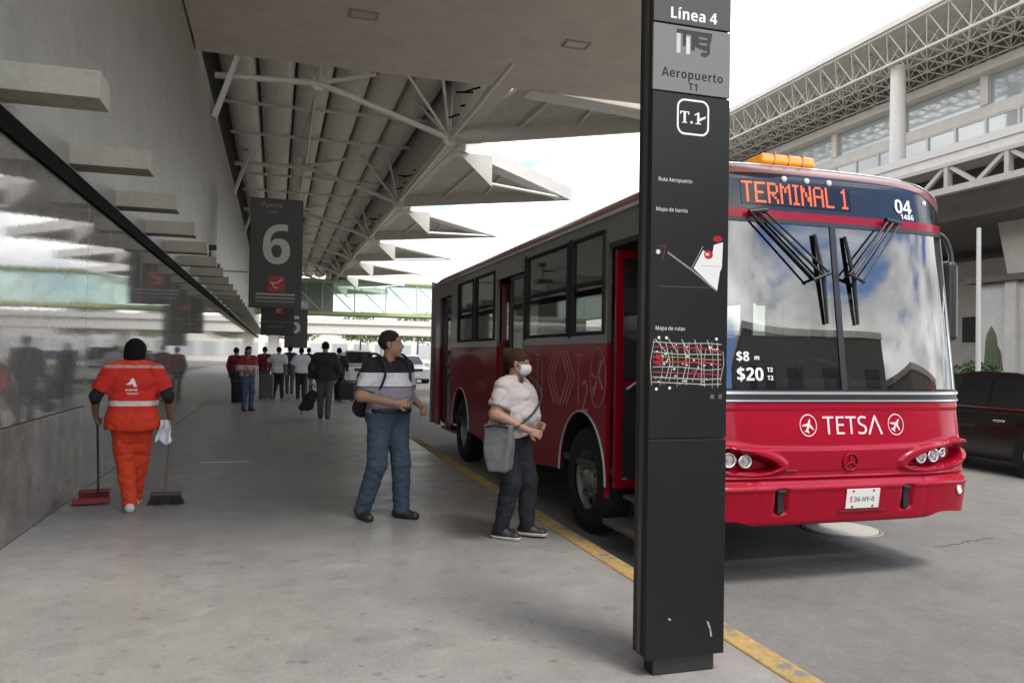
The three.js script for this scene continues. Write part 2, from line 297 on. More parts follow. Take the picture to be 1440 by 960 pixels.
  if (k) {
  const gus = ext(shapeOf([[5.7, 8.25], [6.85, 8.25], [6.85, 7.2]]), 0.05); gus.translate(0, 0, BAY - 0.9); part(t, 'gusset_plate', uvm(gus), M.whiteSteel);
  part(t, 'tie_rod', tube([6.8, 7.3, BAY - 0.88], [T.x - 0.2, T.y + 0.02, T.z], 0.06, 6), M.whiteSteel);
  }
  for (let q = 0; q < 5; q++) { const g = 0.7 + q * 0.85; part(t, 'cable_tray', pipe([[5.0 + 0.2 * Math.sin(q * 2), 8.9 + 0.12 * (q % 3), g], [5.6, 9.1, g + 0.5], [5.3, 9.3, g + 1.0]], 0.03, 8, 5), M.blackTrim); }
}
// ---------- opposite terminal level with space-frame roof ----------
{
  const t = thing('elevated_terminal', 'cream elevated terminal across the road with lattice roof and white column', 'building', [19.5, 0, -36]);
  const L = 34;   // local z 0..L towards the camera, local x 0 at the roof edge
  const top = 12.7, low = 11.75, p = 0.85, nx = 11, nz = Math.floor(L / p);
  const rods = [];
  for (let i = 0; i < nx; i++) for (let j = 0; j < nz; j++) {
    const x = 0.1 + i * p, z = j * p, cx = x + p / 2, cz = z + p / 2;
    if (j < nz - 1) rods.push(tube([cx, low, cz], [cx, low, cz + p], 0.032, 4));
    if (i < nx - 1) rods.push(tube([cx, low, cz], [cx + p, low, cz], 0.032, 4));
    for (const [a, b] of [[x, z], [x + p, z], [x, z + p], [x + p, z + p]]) rods.push(tube([cx, low, cz], [a, top, b], 0.026, 4));
  }
  const sf = part(t, 'space_frame', rods, M.frameSteel); sf.userData.kind = 'stuff';
  part(t, 'gable_end', bx(0.6, 10.5, 8, top, -0.25, -0.05), M.cream);
  part(t, 'roof_deck', bx(-0.05, 10.5, top, top + 0.2, 0, L), M.cream);
  part(t, 'edge_chord', tube([0.1, top - 0.03, 0], [0.1, top - 0.03, L], 0.06), M.frameSteel);
  part(t, 'edge_chord', tube([0.52, low, 0], [0.52, low, L], 0.055), M.frameSteel);
  for (const z of [2, 14.0, 26]) part(t, 'column', new THREE.CylinderGeometry(0.24, 0.28, 4.05, 20).translate(1.0, 9.75, z), M.cream);
  // glazed wall set back
  const fx = 3.6;
  part(t, 'roof_beam', bx(fx - 0.5, fx + 0.2, 11.35, 11.65, 0, L), M.cream);
  part(t, 'floor_slab', bx(0.3, fx + 9, 7.7, 8.0, 0, L), M.cream);
  part(t, 'back_wall', bx(fx + 2.5, fx + 2.7, 8, 11.7, 0, L), M.cream);
  part(t, 'spandrel', bx(fx - 0.05, fx + 0.15, 9.95, 10.35, 0, L), M.cream);
  part(t, 'parapet', bx(fx - 0.1, fx + 0.15, 8.0, 8.7, 0, L), M.cream);
  for (let z = 0.2; z < L - 1; z += 1.25) {
    const w = part(t, 'window', [bx(fx - 0.04, fx + 0.1, 8.7, 9.95, z - 0.04, z + 0.04), bx(fx - 0.02, fx + 0.06, 8.7, 8.76, z + 0.04, z + 1.21), bx(fx - 0.02, fx + 0.06, 9.89, 9.95, z + 0.04, z + 1.21)], M.cream);
    part(w, 'pane', bx(fx + 0.02, fx + 0.04, 8.76, 9.89, z + 0.04, z + 1.21), M.bldGlass);
  }
  for (let z = 0.2; z < L - 3; z += 3.75) {
    const w = part(t, 'clerestory_window', [bx(fx - 0.12, fx + 0.1, 10.35, 11.35, z - 0.16, z + 0.16)], M.cream);
    part(w, 'pane', bx(fx + 0.03, fx + 0.06, 10.36, 11.34, z + 0.16, z + 3.59), M.bldGlass);
  }
  // walkway truss below the deck edge
  const tb = 6.85, tt = 7.7, tr = [];
  part(t, 'truss_chord', bx(0.2, 0.45, tb - 0.1, tb + 0.1, 0, L), M.trussPaint); part(t, 'truss_chord', bx(0.2, 0.45, tt - 0.12, tt, 0, L), M.trussPaint);
  part(t, 'railing', [bx(0.25, 0.3, 8.0, 8.25, 0, L)], M.frameSteel);
  for (let z = 0; z < L - 2; z += 2.1) {
    part(t, 'truss_post', bx(0.22, 0.42, tb + 0.1, tt - 0.12, z - 0.07, z + 0.07), M.trussPaint);
    part(t, 'truss_diagonal', bar([0.32, tb + 0.06, z + 1.05], [0.32, tt - 0.1, z + 0.07], 0.12, 0.12), M.trussPaint);
    part(t, 'truss_diagonal', bar([0.32, tb + 0.06, z + 1.05], [0.32, tt - 0.1, z + 2.03], 0.12, 0.12), M.trussPaint);
    part(t, 'truss_outrigger', bar([0.4, tb, z], [2.6, tt - 0.2, z], 0.12, 0.14), M.trussPaint);
  }
  part(t, 'under_deck', bx(1.6, fx + 9, 6.2, 7.65, 0, L), M.soffit);
  for (const z of [4.5, 16.6, 29.5]) {
    part(t, 'pier_base', bx(3.2, 6.6, -0.19, 4.2, z - 1.3, z + 1.1, 0.06), M.cream);
    part(t, 'pier_rib', bx(3.05, 3.2, -0.19, 4.2, z - 0.2, z + 0.2, 0.02), M.cream);
    part(t, 'pier_cap', bx(2.9, 6.9, 4.2, 4.42, z - 1.6, z + 1.4, 0.03), M.soffit);
    const fl = ext(shapeOf([[-0.35, 4.42], [0.35, 4.42], [0.75, 6.25], [-0.75, 6.25]]), 1.4, 0.02); fl.rotateY(Math.PI / 2); fl.translate(3.4, 0, z); part(t, 'pier_neck', uvm(fl), M.cream);
  }
}
// ---------- totem ----------
const fontB = await new FontLoader().loadAsync('fonts/droid/droid_sans_bold.typeface.json');
const fontR = await new FontLoader().loadAsync('fonts/droid/droid_sans_regular.typeface.json');
function text(str, h, font = fontB, t = 0.002, center = true) {
  const g = new TextGeometry(str, { font, size: h, depth: t, curveSegments: 5, bevelEnabled: false }); g.computeBoundingBox();
  const b = g.boundingBox; g.translate(center ? -(b.min.x + b.max.x) / 2 : -b.min.x, center ? -(b.min.y + b.max.y) / 2 : 0, 0); return g;
}
function printMat(name, t, rough, o = {}) { return (M[name] = Object.assign(new THREE.MeshPhysicalMaterial({ map: t, roughness: rough, ...o }), { name })); }
function panelGeo(x0, x1, y0, y1, z0, z1) {   // front face (+z) carries uv 0..1
  const g = bx(x0, x1, y0, y1, z0, z1, 0.003), p = g.attributes.position, n = g.attributes.normal, u = g.attributes.uv;
  for (let i = 0; i < p.count; i++) if (n.getZ(i) > 0.3) u.setXY(i, (p.getX(i) - x0) / (x1 - x0), (p.getY(i) - y0) / (y1 - y0)); else u.setXY(i, 0.01, 0.01);
  return g;
}
{
  const t = thing('bus_stop_totem', 'tall dark flat bus stop totem with route maps standing at the kerb', 'totem', [1.9, 0, -3.4]);
  std('totemCore', lin(0.012, 0.012, 0.012), 0.5); std('totemTrim', lin(0.10, 0.095, 0.088), 0.35, { metalness: 0.6 });
  part(t, 'core', bx(-0.205, 0.205, 0.085, 3.75, -0.1, 0.035, 0.006), M.totemCore);
  part(t, 'plinth', bx(-0.16, 0.17, 0, 0.1, -0.07, 0.03, 0.008), M.totemCore);
  part(t, 'side_trim', bx(-0.214, -0.203, 0.1, 3.75, -0.035, 0.0), M.totemTrim); part(t, 'side_trim', bx(0.203, 0.214, 0.1, 3.75, -0.06, -0.01), M.totemTrim);
  const rough = 0.3, gloss = { clearcoat: 0.1, clearcoatRoughness: 0.2, specularIntensity: 0.35 };
  phy('totemPlain', lin(0.011, 0.0112, 0.011), 0.45, { ...gloss, map: rep(tDirt, 1) });
  part(t, 'lower_panel', bx(-0.21, 0.21, 0.083, 1.116, 0.036, 0.05, 0.003), M.totemPlain);
  std('scuff', lin(0.3, 0.29, 0.27), 0.9);
  part(t, 'scuff_mark', ribbon([[0.12, 0.24], [0.135, 0.2], [0.14, 0.17]], 0.008, 0.001).map((g) => g.translate(0, 0, 0.05)), M.scuff);
  part(t, 'scuff_mark', ribbon([[-0.09, 0.27], [-0.08, 0.265]], 0.008, 0.001).map((g) => g.translate(0, 0, 0.05)), M.scuff);
  // map panel print
  const mapT = canvas(512, 2024, (c, w, h) => {
    const Y = (m) => (2.78 - m) / 1.66 * h, X = (m) => (m + 0.21) / 0.42 * w;
    c.fillStyle = '#1d1d1c'; c.fillRect(0, 0, w, h);
    // rounded T1 icon
    c.strokeStyle = '#d8d6cf'; c.lineWidth = 12; c.beginPath(); const ix = X(-0.075), iy = Y(2.755), s = 0.165 / 0.42 * w, r = 46; c.moveTo(ix + r, iy); c.arcTo(ix + s, iy, ix + s, iy + s, r); c.arcTo(ix + s, iy + s, ix, iy + s, r); c.arcTo(ix, iy + s, ix, iy, r); c.arcTo(ix, iy, ix + s, iy, r); c.closePath(); c.stroke();
    c.fillStyle = '#d8d6cf'; c.textAlign = 'center'; c.textBaseline = 'middle'; c.font = 'bold 96px serif'; c.fillText('T.1', ix + s / 2 - 14, iy + s / 2 + 4);
    c.beginPath(); c.moveTo(ix + s * 0.62, iy + s * 0.55); c.lineTo(ix + s * 0.93, iy + s * 0.42); c.lineTo(ix + s * 0.9, iy + s * 0.5); c.lineTo(ix + s * 0.66, iy + s * 0.62); c.fill();
    c.textAlign = 'left'; c.font = '30px sans-serif'; c.fillStyle = '#cfcdc6'; c.fillText('Ruta Aeropuerto', X(-0.175), Y(2.36)); c.fillText('Mapa de barrio', X(-0.185), Y(2.215)); c.fillText('Mapa de rutas', X(-0.18), Y(1.645));
    // neighbourhood map: pale airport field, roads, red tags
    const P = (a) => a.map(([x, y]) => [X(x), Y(y)]);
    const poly = (a, fill) => { c.fillStyle = fill; c.beginPath(); P(a).forEach(([x, y], i) => i ? c.lineTo(x, y) : c.moveTo(x, y)); c.closePath(); c.fill(); };
    const line = (a, col, wd) => { c.strokeStyle = col; c.lineWidth = wd; c.beginPath(); P(a).forEach(([x, y], i) => i ? c.lineTo(x, y) : c.moveTo(x, y)); c.stroke(); };
    poly([[0.02, 1.94], [0.07, 2.03], [0.12, 2.01], [0.13, 2.06], [0.18, 2.075], [0.175, 1.95], [0.165, 1.93], [0.15, 1.835]], '#c9c8c4');
    line([[0.06, 1.955], [0.17, 1.955]], '#8c8c88', 3);
    line([[-0.12, 2.01], [0.02, 1.925], [0.15, 1.835]], '#a8a6a0', 9); line([[-0.12, 2.01], [0.02, 1.925], [0.15, 1.835]], '#262625', 3); line([[0.01, 1.94], [0.07, 2.05]], '#6d6b67', 8);
    line([[-0.15, 1.965], [-0.13, 2.04], [-0.17, 2.035]], '#7d2a26', 4); line([[-0.17, 1.845], [0.12, 1.85]], '#56524e', 3);
    const tag = (x, y, tw, th) => { c.fillStyle = '#9c1c26'; c.beginPath(); c.ellipse(X(x), Y(y), tw, th, 0, 0, 7); c.fill(); };
    tag(0.10, 2.01, 30, 26); tag(0.15, 2.09, 30, 18); c.fillStyle = '#c9a6a6'; c.fillRect(X(0.083), Y(2.018), 26, 16);
    c.fillStyle = '#bdbbb5'; c.beginPath(); c.arc(X(-0.17), Y(2.01), 14, 0, 7); c.fill();
    c.fillStyle = '#2a2a2a'; c.font = '44px sans-serif'; c.fillText('✈', X(0.135), Y(2.02));
    // route map network
    let q = 77; const rr = () => (q = (q * 16807) % 2147483647) / 2147483647;
    for (let k = 0; k < 13; k++) { const x = -0.185 + k * 0.031; line([[x, 1.59 - rr() * 0.05], [x + (rr() - 0.5) * 0.05, 1.48], [x + (rr() - 0.5) * 0.03, 1.36 + rr() * 0.04]], ['#a3a19b', '#8a8883', '#c2c0ba'][k % 3], 4); }
    for (let k = 0; k < 9; k++) { const y = 1.58 - k * 0.024; line([[-0.19, y], [-0.05, y - 0.01 + rr() * 0.012], [0.1, y - 0.012 * rr()], [0.18, y - 0.02 + rr() * 0.02]], ['#9f9d97', '#8f2730', '#a8a6a0', '#97812f', '#a3303a', '#9c9a94', '#b03640', '#8e8c86', '#a8a6a0'][k], k % 3 === 1 ? 8 : 5); }
    for (let k = 0; k < 5; k++) line([[-0.18 + k * 0.07, 1.595], [-0.12 + k * 0.06, 1.53]], '#b5b3ad', 4);
    for (let k = 0; k < 60; k++) { const red = rr() < 0.45, x = -0.18 + rr() * 0.35, y = 1.38 + rr() * 0.2; c.fillStyle = red ? '#a3303a' : '#b9b7b0'; c.fillRect(X(x), Y(y), 6 + rr() * 14, 5 + rr() * 8); }
    for (let k = 0; k < 9; k++) tag(-0.185 + 0.04 * rr(), 1.52 - 0.07 * rr(), 10, 7);
    for (const [x, y] of [[0.15, 1.6], [-0.17, 1.355], [-0.1, 1.36], [-0.16, 1.6], [-0.12, 1.6]]) { c.fillStyle = '#d4d2cc'; c.beginPath(); c.arc(X(x), Y(y), 9, 0, 7); c.fill(); }
    c.fillStyle = '#5b5955'; c.fillRect(X(0.12), Y(1.33), 26, 26); c.fillRect(X(0.165), Y(1.33), 22, 26);
  });
  part(t, 'map_panel', panelGeo(-0.21, 0.21, 1.124, 2.776, 0.036, 0.05), printMat('mapPrint', mapT, rough, gloss), 'dark panel printed with neighbourhood and route maps');
  const nameT = canvas(512, 402, (c, w, h) => {
    c.fillStyle = '#73716d'; c.fillRect(0, 0, w, h); c.fillStyle = '#191817'; c.textAlign = 'center'; c.textBaseline = 'middle';
    c.font = 'bold 74px sans-serif'; c.fillText('Aeropuerto', w / 2 + 4, 290); c.font = 'bold 62px sans-serif'; c.fillText('T1', w / 2 + 8, 362);
    // metro-bus style emblem: bars and a stacked S shape
    const bar_ = (x, col, w2, y0, y1) => { c.fillStyle = col; c.fillRect(x, y0, w2, y1 - y0); };
    c.fillStyle = '#33312f'; c.fillRect(150, 20, 235, 26); bar_(150, '#b7b5af', 26, 46, 165); bar_(190, '#33312f', 22, 40, 120); bar_(214, '#c4c2bc', 24, 60, 165); bar_(246, '#33312f', 24, 40, 140);
    c.fillStyle = '#33312f'; c.beginPath(); c.moveTo(270, 24); c.lineTo(370, 24); c.quadraticCurveTo(392, 60, 372, 84); c.lineTo(372, 140); c.quadraticCurveTo(360, 172, 330, 172); c.lineTo(306, 160); c.lineTo(330, 130); c.lineTo(270, 118); c.fill();
    c.fillStyle = '#6f6d69'; c.fillRect(296, 52, 56, 12); c.fillRect(300, 86, 52, 12); c.fillRect(318, 132, 34, 10);
  });
  part(t, 'name_panel', panelGeo(-0.21, 0.21, 2.784, 3.106, 0.036, 0.05), printMat('namePrint', nameT, rough, gloss), 'grey panel reading Aeropuerto T1');
  const topT = canvas(512, 780, (c, w, h) => { c.fillStyle = '#4b4a47'; c.fillRect(0, 0, w, h); c.fillStyle = '#dedcd6'; c.font = 'bold 92px sans-serif'; c.textAlign = 'center'; c.textBaseline = 'middle'; c.fillText('Línea 4', w / 2 + 6, h - 62); });
  part(t, 'top_panel', panelGeo(-0.21, 0.21, 3.114, 3.75, 0.036, 0.05), printMat('topPrint', topT, rough, gloss), 'grey panel reading Línea 4');
}
// ---------- hanging door signs ----------
function doorSign(label, pos, w, h, opts) {
  const t = thing('door_sign', label, 'sign', pos, 0, 'hanging door signs');
  part(t, 'case', bx(-w / 2, w / 2, 0, h, -0.12, -0.012, 0.01), M.totemCore);
  const c_ = canvas(512, Math.round(512 * h / w), opts.draw); part(t, 'face', panelGeo(-w / 2 + 0.02, w / 2 - 0.02, 0.02, h - 0.02, -0.012, 0.003), printMat('signPrint' + used.door_sign, c_, 0.5));
  if (opts.arm) for (const y of [h * 0.32]) part(t, 'wall_arm', tube([-w / 2, y, -0.06], [WX - pos[0], y, -0.06], 0.025, 8), M.wallConcrete);
  else for (const s of [-1, 1]) part(t, 'hanger', tube([s * w * 0.4, h, -0.06], [s * w * 0.4, opts.top - pos[1], -0.06], 0.01, 6), M.deckSteel);
}
const flyer = (c, x, y, s) => { c.fillStyle = '#b0372c'; c.fillRect(x - s, y - s, 2 * s, 2 * s); c.strokeStyle = '#d9b9ae'; c.lineWidth = s * 0.16; c.lineCap = 'round'; c.beginPath(); c.moveTo(x - s * 0.7, y - s * 0.15); c.quadraticCurveTo(x - s * 0.2, y - s * 0.1, x, y - s * 0.05); c.lineTo(x + s * 0.65, y - s * 0.6); c.moveTo(x - s * 0.55, y - s * 0.1); c.quadraticCurveTo(x - s * 0.3, y + s * 0.7, x + s * 0.15, y + s * 0.5); c.stroke(); };
doorSign('large dark hanging sign with big white number 6 and red emblem', [-0.06, 3.02, -28], 1.74, 3.76, { arm: true, draw: (c, w, h) => {
  c.fillStyle = '#45443f'; c.fillRect(0, 0, w, h); c.fillStyle = '#8f8d86'; c.textAlign = 'center'; c.textBaseline = 'middle'; c.font = '74px sans-serif'; c.fillText('Puerta', w * 0.4, h * 0.055); c.font = '50px sans-serif'; c.fillText('Gate', w * 0.42, h * 0.115);
  c.fillStyle = '#b9b7b0'; c.font = 'bold 92px sans-serif'; c.fillText('↓', w * 0.87, h * 0.085);
  c.font = 'bold 560px sans-serif'; c.fillStyle = '#c9c7c0'; c.fillText('6', w * 0.5, h * 0.42); flyer(c, w * 0.52, h * 0.78, 80);
  c.fillStyle = '#a5a39c'; c.fillRect(w * 0.12, h * 0.87, w * 0.76, 20); c.fillRect(w * 0.12, h * 0.905, w * 0.76, 14); c.fillStyle = '#7a7872'; c.fillRect(w * 0.12, h * 0.935, w * 0.76, 22);
} });
doorSign('small far hanging sign with white 6 above the walking crowd', [0.98, 1.75, -42], 1.15, 2.0, { top: 8.6, draw: (c, w, h) => {
  c.fillStyle = '#55544e'; c.fillRect(0, 0, w, h); c.fillStyle = '#dddbd4'; c.textAlign = 'center'; c.textBaseline = 'middle'; c.font = 'bold 560px sans-serif'; c.fillText('6', w * 0.42, h * 0.4); c.font = 'bold 110px sans-serif'; c.fillText('↓', w * 0.85, h * 0.12);
} });
doorSign('dark hanging sign with small red emblem left of the far number 6', [0.05, 2.3, -38], 1.5, 1.7, { top: 8.6, draw: (c, w, h) => {
  c.fillStyle = '#3d3c38'; c.fillRect(0, 0, w, h); c.fillStyle = '#6a6862'; c.fillRect(0, h * 0.62, w, 16); flyer(c, w * 0.55, h * 0.3, 60); c.fillStyle = '#77756e'; c.fillRect(w * 0.2, h * 0.75, w * 0.5, 14);
} });
// ---------- footbridge, overpass and far things ----------
phy('bridgeGlass', lin(0.88, 0.95, 0.92), 0.05, { transmission: 0.9, ior: 1.6 });
std('bridgeSteel', lin(0.5, 0.52, 0.48), 0.5); std('bridgeEdge', lin(0.42, 0.5, 0.12), 0.6); std('bridgeFloor', lin(0.3, 0.31, 0.27), 0.8);
{
  const t = thing('glass_footbridge', 'glazed pedestrian bridge crossing the road far behind the bus', 'bridge', [WX, 0, -76]);
  const L = 30;
  part(t, 'deck', bx(0, L, 5.15, 5.5, -3.2, 0), M.bridgeFloor); part(t, 'deck_edge', bx(0, L, 5.2, 5.42, 0, 0.05), M.bridgeEdge);
  part(t, 'roof', bx(0, L, 8.3, 8.55, -3.3, 0.1), M.bridgeSteel); part(t, 'roof_edge', bx(0, L, 8.34, 8.5, 0.1, 0.14), M.bridgeEdge);
  for (let x = 0; x < L; x += 3) {
    part(t, 'post', bx(x, x + 0.1, 5.5, 8.3, -0.12, 0), M.bridgeSteel);
    const gl = part(t, 'pane', bx(x + 0.1, x + 3, 5.5, 8.3, -0.06, -0.04), M.bridgeGlass);
    part(t, 'back_pane', bx(x + 0.1, x + 3, 5.5, 8.3, -3.06, -3.04), M.bridgeGlass);
    part(t, 'diagonal', bar([x + 0.1, 8.25, -0.25], [x + 2.9, 5.55, -0.25], 0.1, 0.1), M.whiteSteel);
  }
  part(t, 'wall_stub', bx(0, 7.2, 5.5, 8.3, -2.4, -2.2), M.soffit);
}
{
  const t = thing('concrete_overpass', 'pale concrete overpass crossing behind the glass footbridge', 'overpass', [-10, 0, -112]);
  part(t, 'girder', bx(0, 90, 4.1, 5.4, 0, 6), M.cream); part(t, 'parapet', bx(0, 90, 5.4, 6.1, 5.7, 5.95), M.cream); part(t, 'ledge', bx(0, 90, 5.3, 5.42, 5.95, 6.15), M.kerbStone);
  for (const x of [9, 24, 39, 54, 70]) part(t, 'pier', bx(x, x + 1.4, -0.19, 4.1, 1.5, 4, 0.1), M.cream);
}
// leafy things
phy('leaf', lin(0.06, 0.11, 0.025), 0.8, { transmission: 0.25, side: THREE.DoubleSide }); phy('leafPale', lin(0.13, 0.2, 0.03), 0.8, { transmission: 0.3 }); std('bark', lin(0.12, 0.09, 0.06), 0.95);
function leafBlob(cx, cy, cz, rx, ry, rz, n, s) {
  const pos = [], nor = [];
  for (let i = 0; i < n; i++) {
    const a = rnd() * 6.283, b = Math.acos(2 * rnd() - 1), r = Math.pow(rnd(), 0.45), d = V(Math.sin(b) * Math.cos(a), Math.cos(b), Math.sin(b) * Math.sin(a));
    const bump = 1 + 0.35 * noise.noise(d.x * 2.3 + cx, d.y * 2.3, d.z * 2.3 + cz), p = V(cx + d.x * rx * r * bump, cy + d.y * ry * r * bump, cz + d.z * rz * r * bump);
    const u = V(rnd() - 0.5, rnd() - 0.5, rnd() - 0.5).normalize(), w = u.clone().cross(V(rnd() - 0.5, rnd() - 0.5, rnd() - 0.5)).normalize(), q = s * (0.6 + rnd() * 0.8);
    const A = p.clone().addScaledVector(u, q), B = p.clone().addScaledVector(w, q * 0.5), C = p.clone().addScaledVector(u, -q), D = p.clone().addScaledVector(w, -q * 0.5), nn = u.clone().cross(w).normalize();
    for (const v of [A, B, C, A, C, D]) { pos.push(v.x, v.y, v.z); nor.push(nn.x, nn.y, nn.z); }
  }
  const g = new THREE.BufferGeometry(); g.setAttribute('position', new THREE.Float32BufferAttribute(pos, 3)); g.setAttribute('normal', new THREE.Float32BufferAttribute(nor, 3)); g.setAttribute('uv', new THREE.BufferAttribute(new Float32Array(pos.length / 3 * 2), 2)); return g;
}
function tree(label, x, z, h, r, mat, group) {
  const t = thing('tree', label, 'tree', [x, -0.19, z], 0, group);
  part(t, 'trunk', [tube([0, 0, 0], [0.1, h * 0.6, 0], 0.18, 8, 0.1), tube([0.1, h * 0.45, 0], [r * 0.5, h * 0.75, 0.3], 0.08, 6, 0.03), tube([0.1, h * 0.5, 0], [-r * 0.5, h * 0.8, -0.3], 0.08, 6, 0.03)], M.bark);
  part(t, 'crown', [leafBlob(0, h * 0.72, 0, r, h * 0.3, r, 2600, 0.2), leafBlob(r * 0.6, h * 0.62, 0.4, r * 0.6, h * 0.2, r * 0.6, 900, 0.2), leafBlob(-r * 0.6, h * 0.66, -0.3, r * 0.6, h * 0.2, r * 0.6, 900, 0.2)], mat);
}
tree('yellow-green tree showing above the overpass below the footbridge', 12.5, -123, 8.2, 3.0, M.leafPale, 'trees beyond the footbridge');
tree('dark green tree beyond the footbridge on the right', 22, -126, 8.5, 4, M.leaf, 'trees beyond the footbridge');
tree('green tree standing farthest left behind the overpass', 2, -128, 8.4, 4, M.leaf, 'trees beyond the footbridge');
{
  const t = thing('round_shrub', 'rounded green shrub beside the pier at the right edge', 'shrub', [19.9, -0.02, -18.2]);
  part(t, 'foliage', leafBlob(0, 0.75, 0, 0.95, 0.85, 0.95, 4200, 0.07), M.leaf); part(t, 'stem', [tube([0, 0, 0], [0.1, 0.8, 0.1], 0.05), tube([0, 0, 0], [-0.2, 0.7, 0], 0.04)], M.bark);
}
{
  const t = thing('cactus', 'tall grey-green columnar cactus against the pale pier', 'cactus', [20.9, -0.02, -18.6]);
  std('cactusGreen', lin(0.12, 0.14, 0.08), 0.9, { map: rep(tDirt, 2) });
  const col = (x, y0, y1, r) => { const p = []; for (let i = 0; i <= 12; i++) { const s = i / 12; p.push(new THREE.Vector2(r * (0.85 + 0.15 * Math.sin(s * 5)) * (i === 12 ? 0.05 : i === 11 ? 0.75 : 1), y0 + (y1 - y0) * s)); } return new THREE.LatheGeometry(p, 14).translate(x, 0, 0); };
  part(t, 'stem', col(0, 0, 2.7, 0.22), M.cactusGreen); part(t, 'arm', col(0.24, 0.3, 2.1, 0.16), M.cactusGreen); part(t, 'arm', col(-0.2, 0.2, 1.1, 0.14), M.cactusGreen);
}
one('lamp_pole', 'slender pale pole standing behind the dark car', 'pole', [tube([18.2, -0.05, -16.6], [18.2, 5.2, -16.6], 0.07, 12, 0.055), tube([18.2, -0.05, -16.6], [18.2, 0.25, -16.6], 0.13, 12)], M.whiteSteel);
{
  const t = thing('far_building', 'pale building with small windows beyond the road at right', 'building', [27.2, -0.19, -17], Math.PI * 1.5);
  part(t, 'wall', bx(-19, 0, 0, 5.9, -6, 0), M.cream);
  for (const [x, y] of [[-2.6, 2.5], [-8.6, 2.5], [-12.2, 2.5], [-16.2, 2.5]]) { const w = part(t, 'window', bx(x, x + 1.1, y, y + 1.2, 0.0, 0.06), M.frameSteel); part(w, 'pane', bx(x + 0.08, x + 1.02, y + 0.08, y + 1.12, 0.06, 0.075), M.darkGlassIn); }
}
// buildings behind the camera that the windscreen mirrors
function block(label, x, z, w, h, d, mat, cols, rows) {
  const t = thing('office_block', label, 'building', [x, -0.19, z]);
  part(t, 'wall', bx(-w / 2, w / 2, 0, h, 0, d), mat); part(t, 'parapet', bx(-w / 2 - 0.1, w / 2 + 0.1, h, h + 0.4, -0.1, d), M.cream);
  for (let i = 0; i < cols; i++) for (let j = 0; j < rows; j++) { const x0 = -w / 2 + (i + 0.5) * w / cols - 0.7, y0 = 1.2 + j * (h - 1) / rows; part(t, 'window', bx(x0, x0 + 1.4, y0, y0 + 1.3, -0.05, 0.0), M.darkGlassIn); }
}
block('tall brown block behind the viewer across the road', 27, 26, 15, 11, 10, M.soffit, 5, 3);
block('low grey flat block behind the viewer down the road', 45, 22, 18, 8.5, 10, M.kerbStone, 6, 2);
{
  const t = thing('far_terminal', 'long pale low building closing the view under the overpass', 'building', [-20, -0.19, -150]);
  part(t, 'wall', bx(0, 110, 0, 6.5, -6, 0), M.cream); part(t, 'roof_edge', bx(0, 110, 6.5, 7, -6, 0.3), M.kerbStone);
  for (let x = 2; x < 108; x += 4) { const w = part(t, 'window', bx(x, x + 3, 1, 3.6, 0, 0.06), M.frameSteel); part(w, 'pane', bx(x + 0.1, x + 2.9, 1.1, 3.5, 0.06, 0.08), M.bldGlass); }
}
// ---------- the bus ----------
const tRed = rep(tDirt, 1 / 3);
phy('busRed', lin(0.33, 0.001, 0.018), 0.45, { clearcoat: 0.45, clearcoatRoughness: 0.07, specularIntensity: 0.15, map: tRed });
phy('busRedDark', lin(0.16, 0.006, 0.014), 0.4, { clearcoat: 0.5, clearcoatRoughness: 0.15 });
phy('busGrey', lin(0.15, 0.148, 0.14), 0.35, { clearcoat: 0.7, clearcoatRoughness: 0.12, map: tRed });
phy('busRoof', lin(0.2, 0.03, 0.03), 0.42, { clearcoat: 0.5, clearcoatRoughness: 0.2, map: tRed });
std('busBlack', lin(0.012, 0.012, 0.013), 0.35); std('rubber', lin(0.015, 0.015, 0.015), 0.75); std('busInside', lin(0.09, 0.09, 0.09), 0.8); std('chassis', lin(0.02, 0.02, 0.02), 0.9);
std('silver', lin(0.55, 0.55, 0.55), 0.3, { metalness: 0.9 }); std('chrome', lin(0.8, 0.8, 0.8), 0.12, { metalness: 1 }); std('rimSteel', lin(0.36, 0.36, 0.36), 0.42, { metalness: 0.5, map: rep(tDirt, 2) });
phy('busPillar', lin(0.45, 0.45, 0.45), 0.3, { clearcoat: 0.8 });
phy('windscreen', lin(0.45, 0.49, 0.48), 0.01, { transmission: 1, ior: 2.25, side: THREE.DoubleSide }); phy('sideGlass', lin(0.75, 0.76, 0.74), 0.015, { transmission: 1, ior: 2.0 }); phy('sideGlassDark', lin(0.22, 0.22, 0.21), 0.03, { transmission: 0.8, ior: 1.9 });
phy('headlampGlass', lin(0.95, 0.95, 0.95), 0.03, { transmission: 1, ior: 1.5 }); phy('amber', lin(0.85, 0.3, 0.02), 0.2, { emissive: lin(0.9, 0.32, 0.02), emissiveIntensity: 0.22, clearcoat: 1 }); phy('orangeLens', lin(0.85, 0.22, 0.02), 0.2, { clearcoat: 1 });
std('vinyl', lin(0.72, 0.5, 0.5), 0.5); std('vinylSide', lin(0.45, 0.2, 0.19), 0.5); std('white', lin(0.75, 0.75, 0.74), 0.5); std('black', lin(0.01, 0.01, 0.01), 0.5);
const bus = thing('city_bus', 'red and grey city bus with lit TERMINAL 1 sign stopped at the kerb', 'bus', [4.085, -0.15, -4.95]);
bus.scale.x = 1.036;
const bw = 1.25, sn = 4.4, rz = 0.37, YT = [[0.3, -0.06], [0.42, -0.02], [0.47, 0.05], [0.74, 0.09], [0.79, 0.055], [0.81, 0.03], [1.0, 0.045], [1.34, 0.0], [1.44, -0.01], [2.72, -0.17], [2.82, -0.185], [3.06, -0.225], [3.14, -0.29], [3.24, -0.46], [3.4, -0.7]];
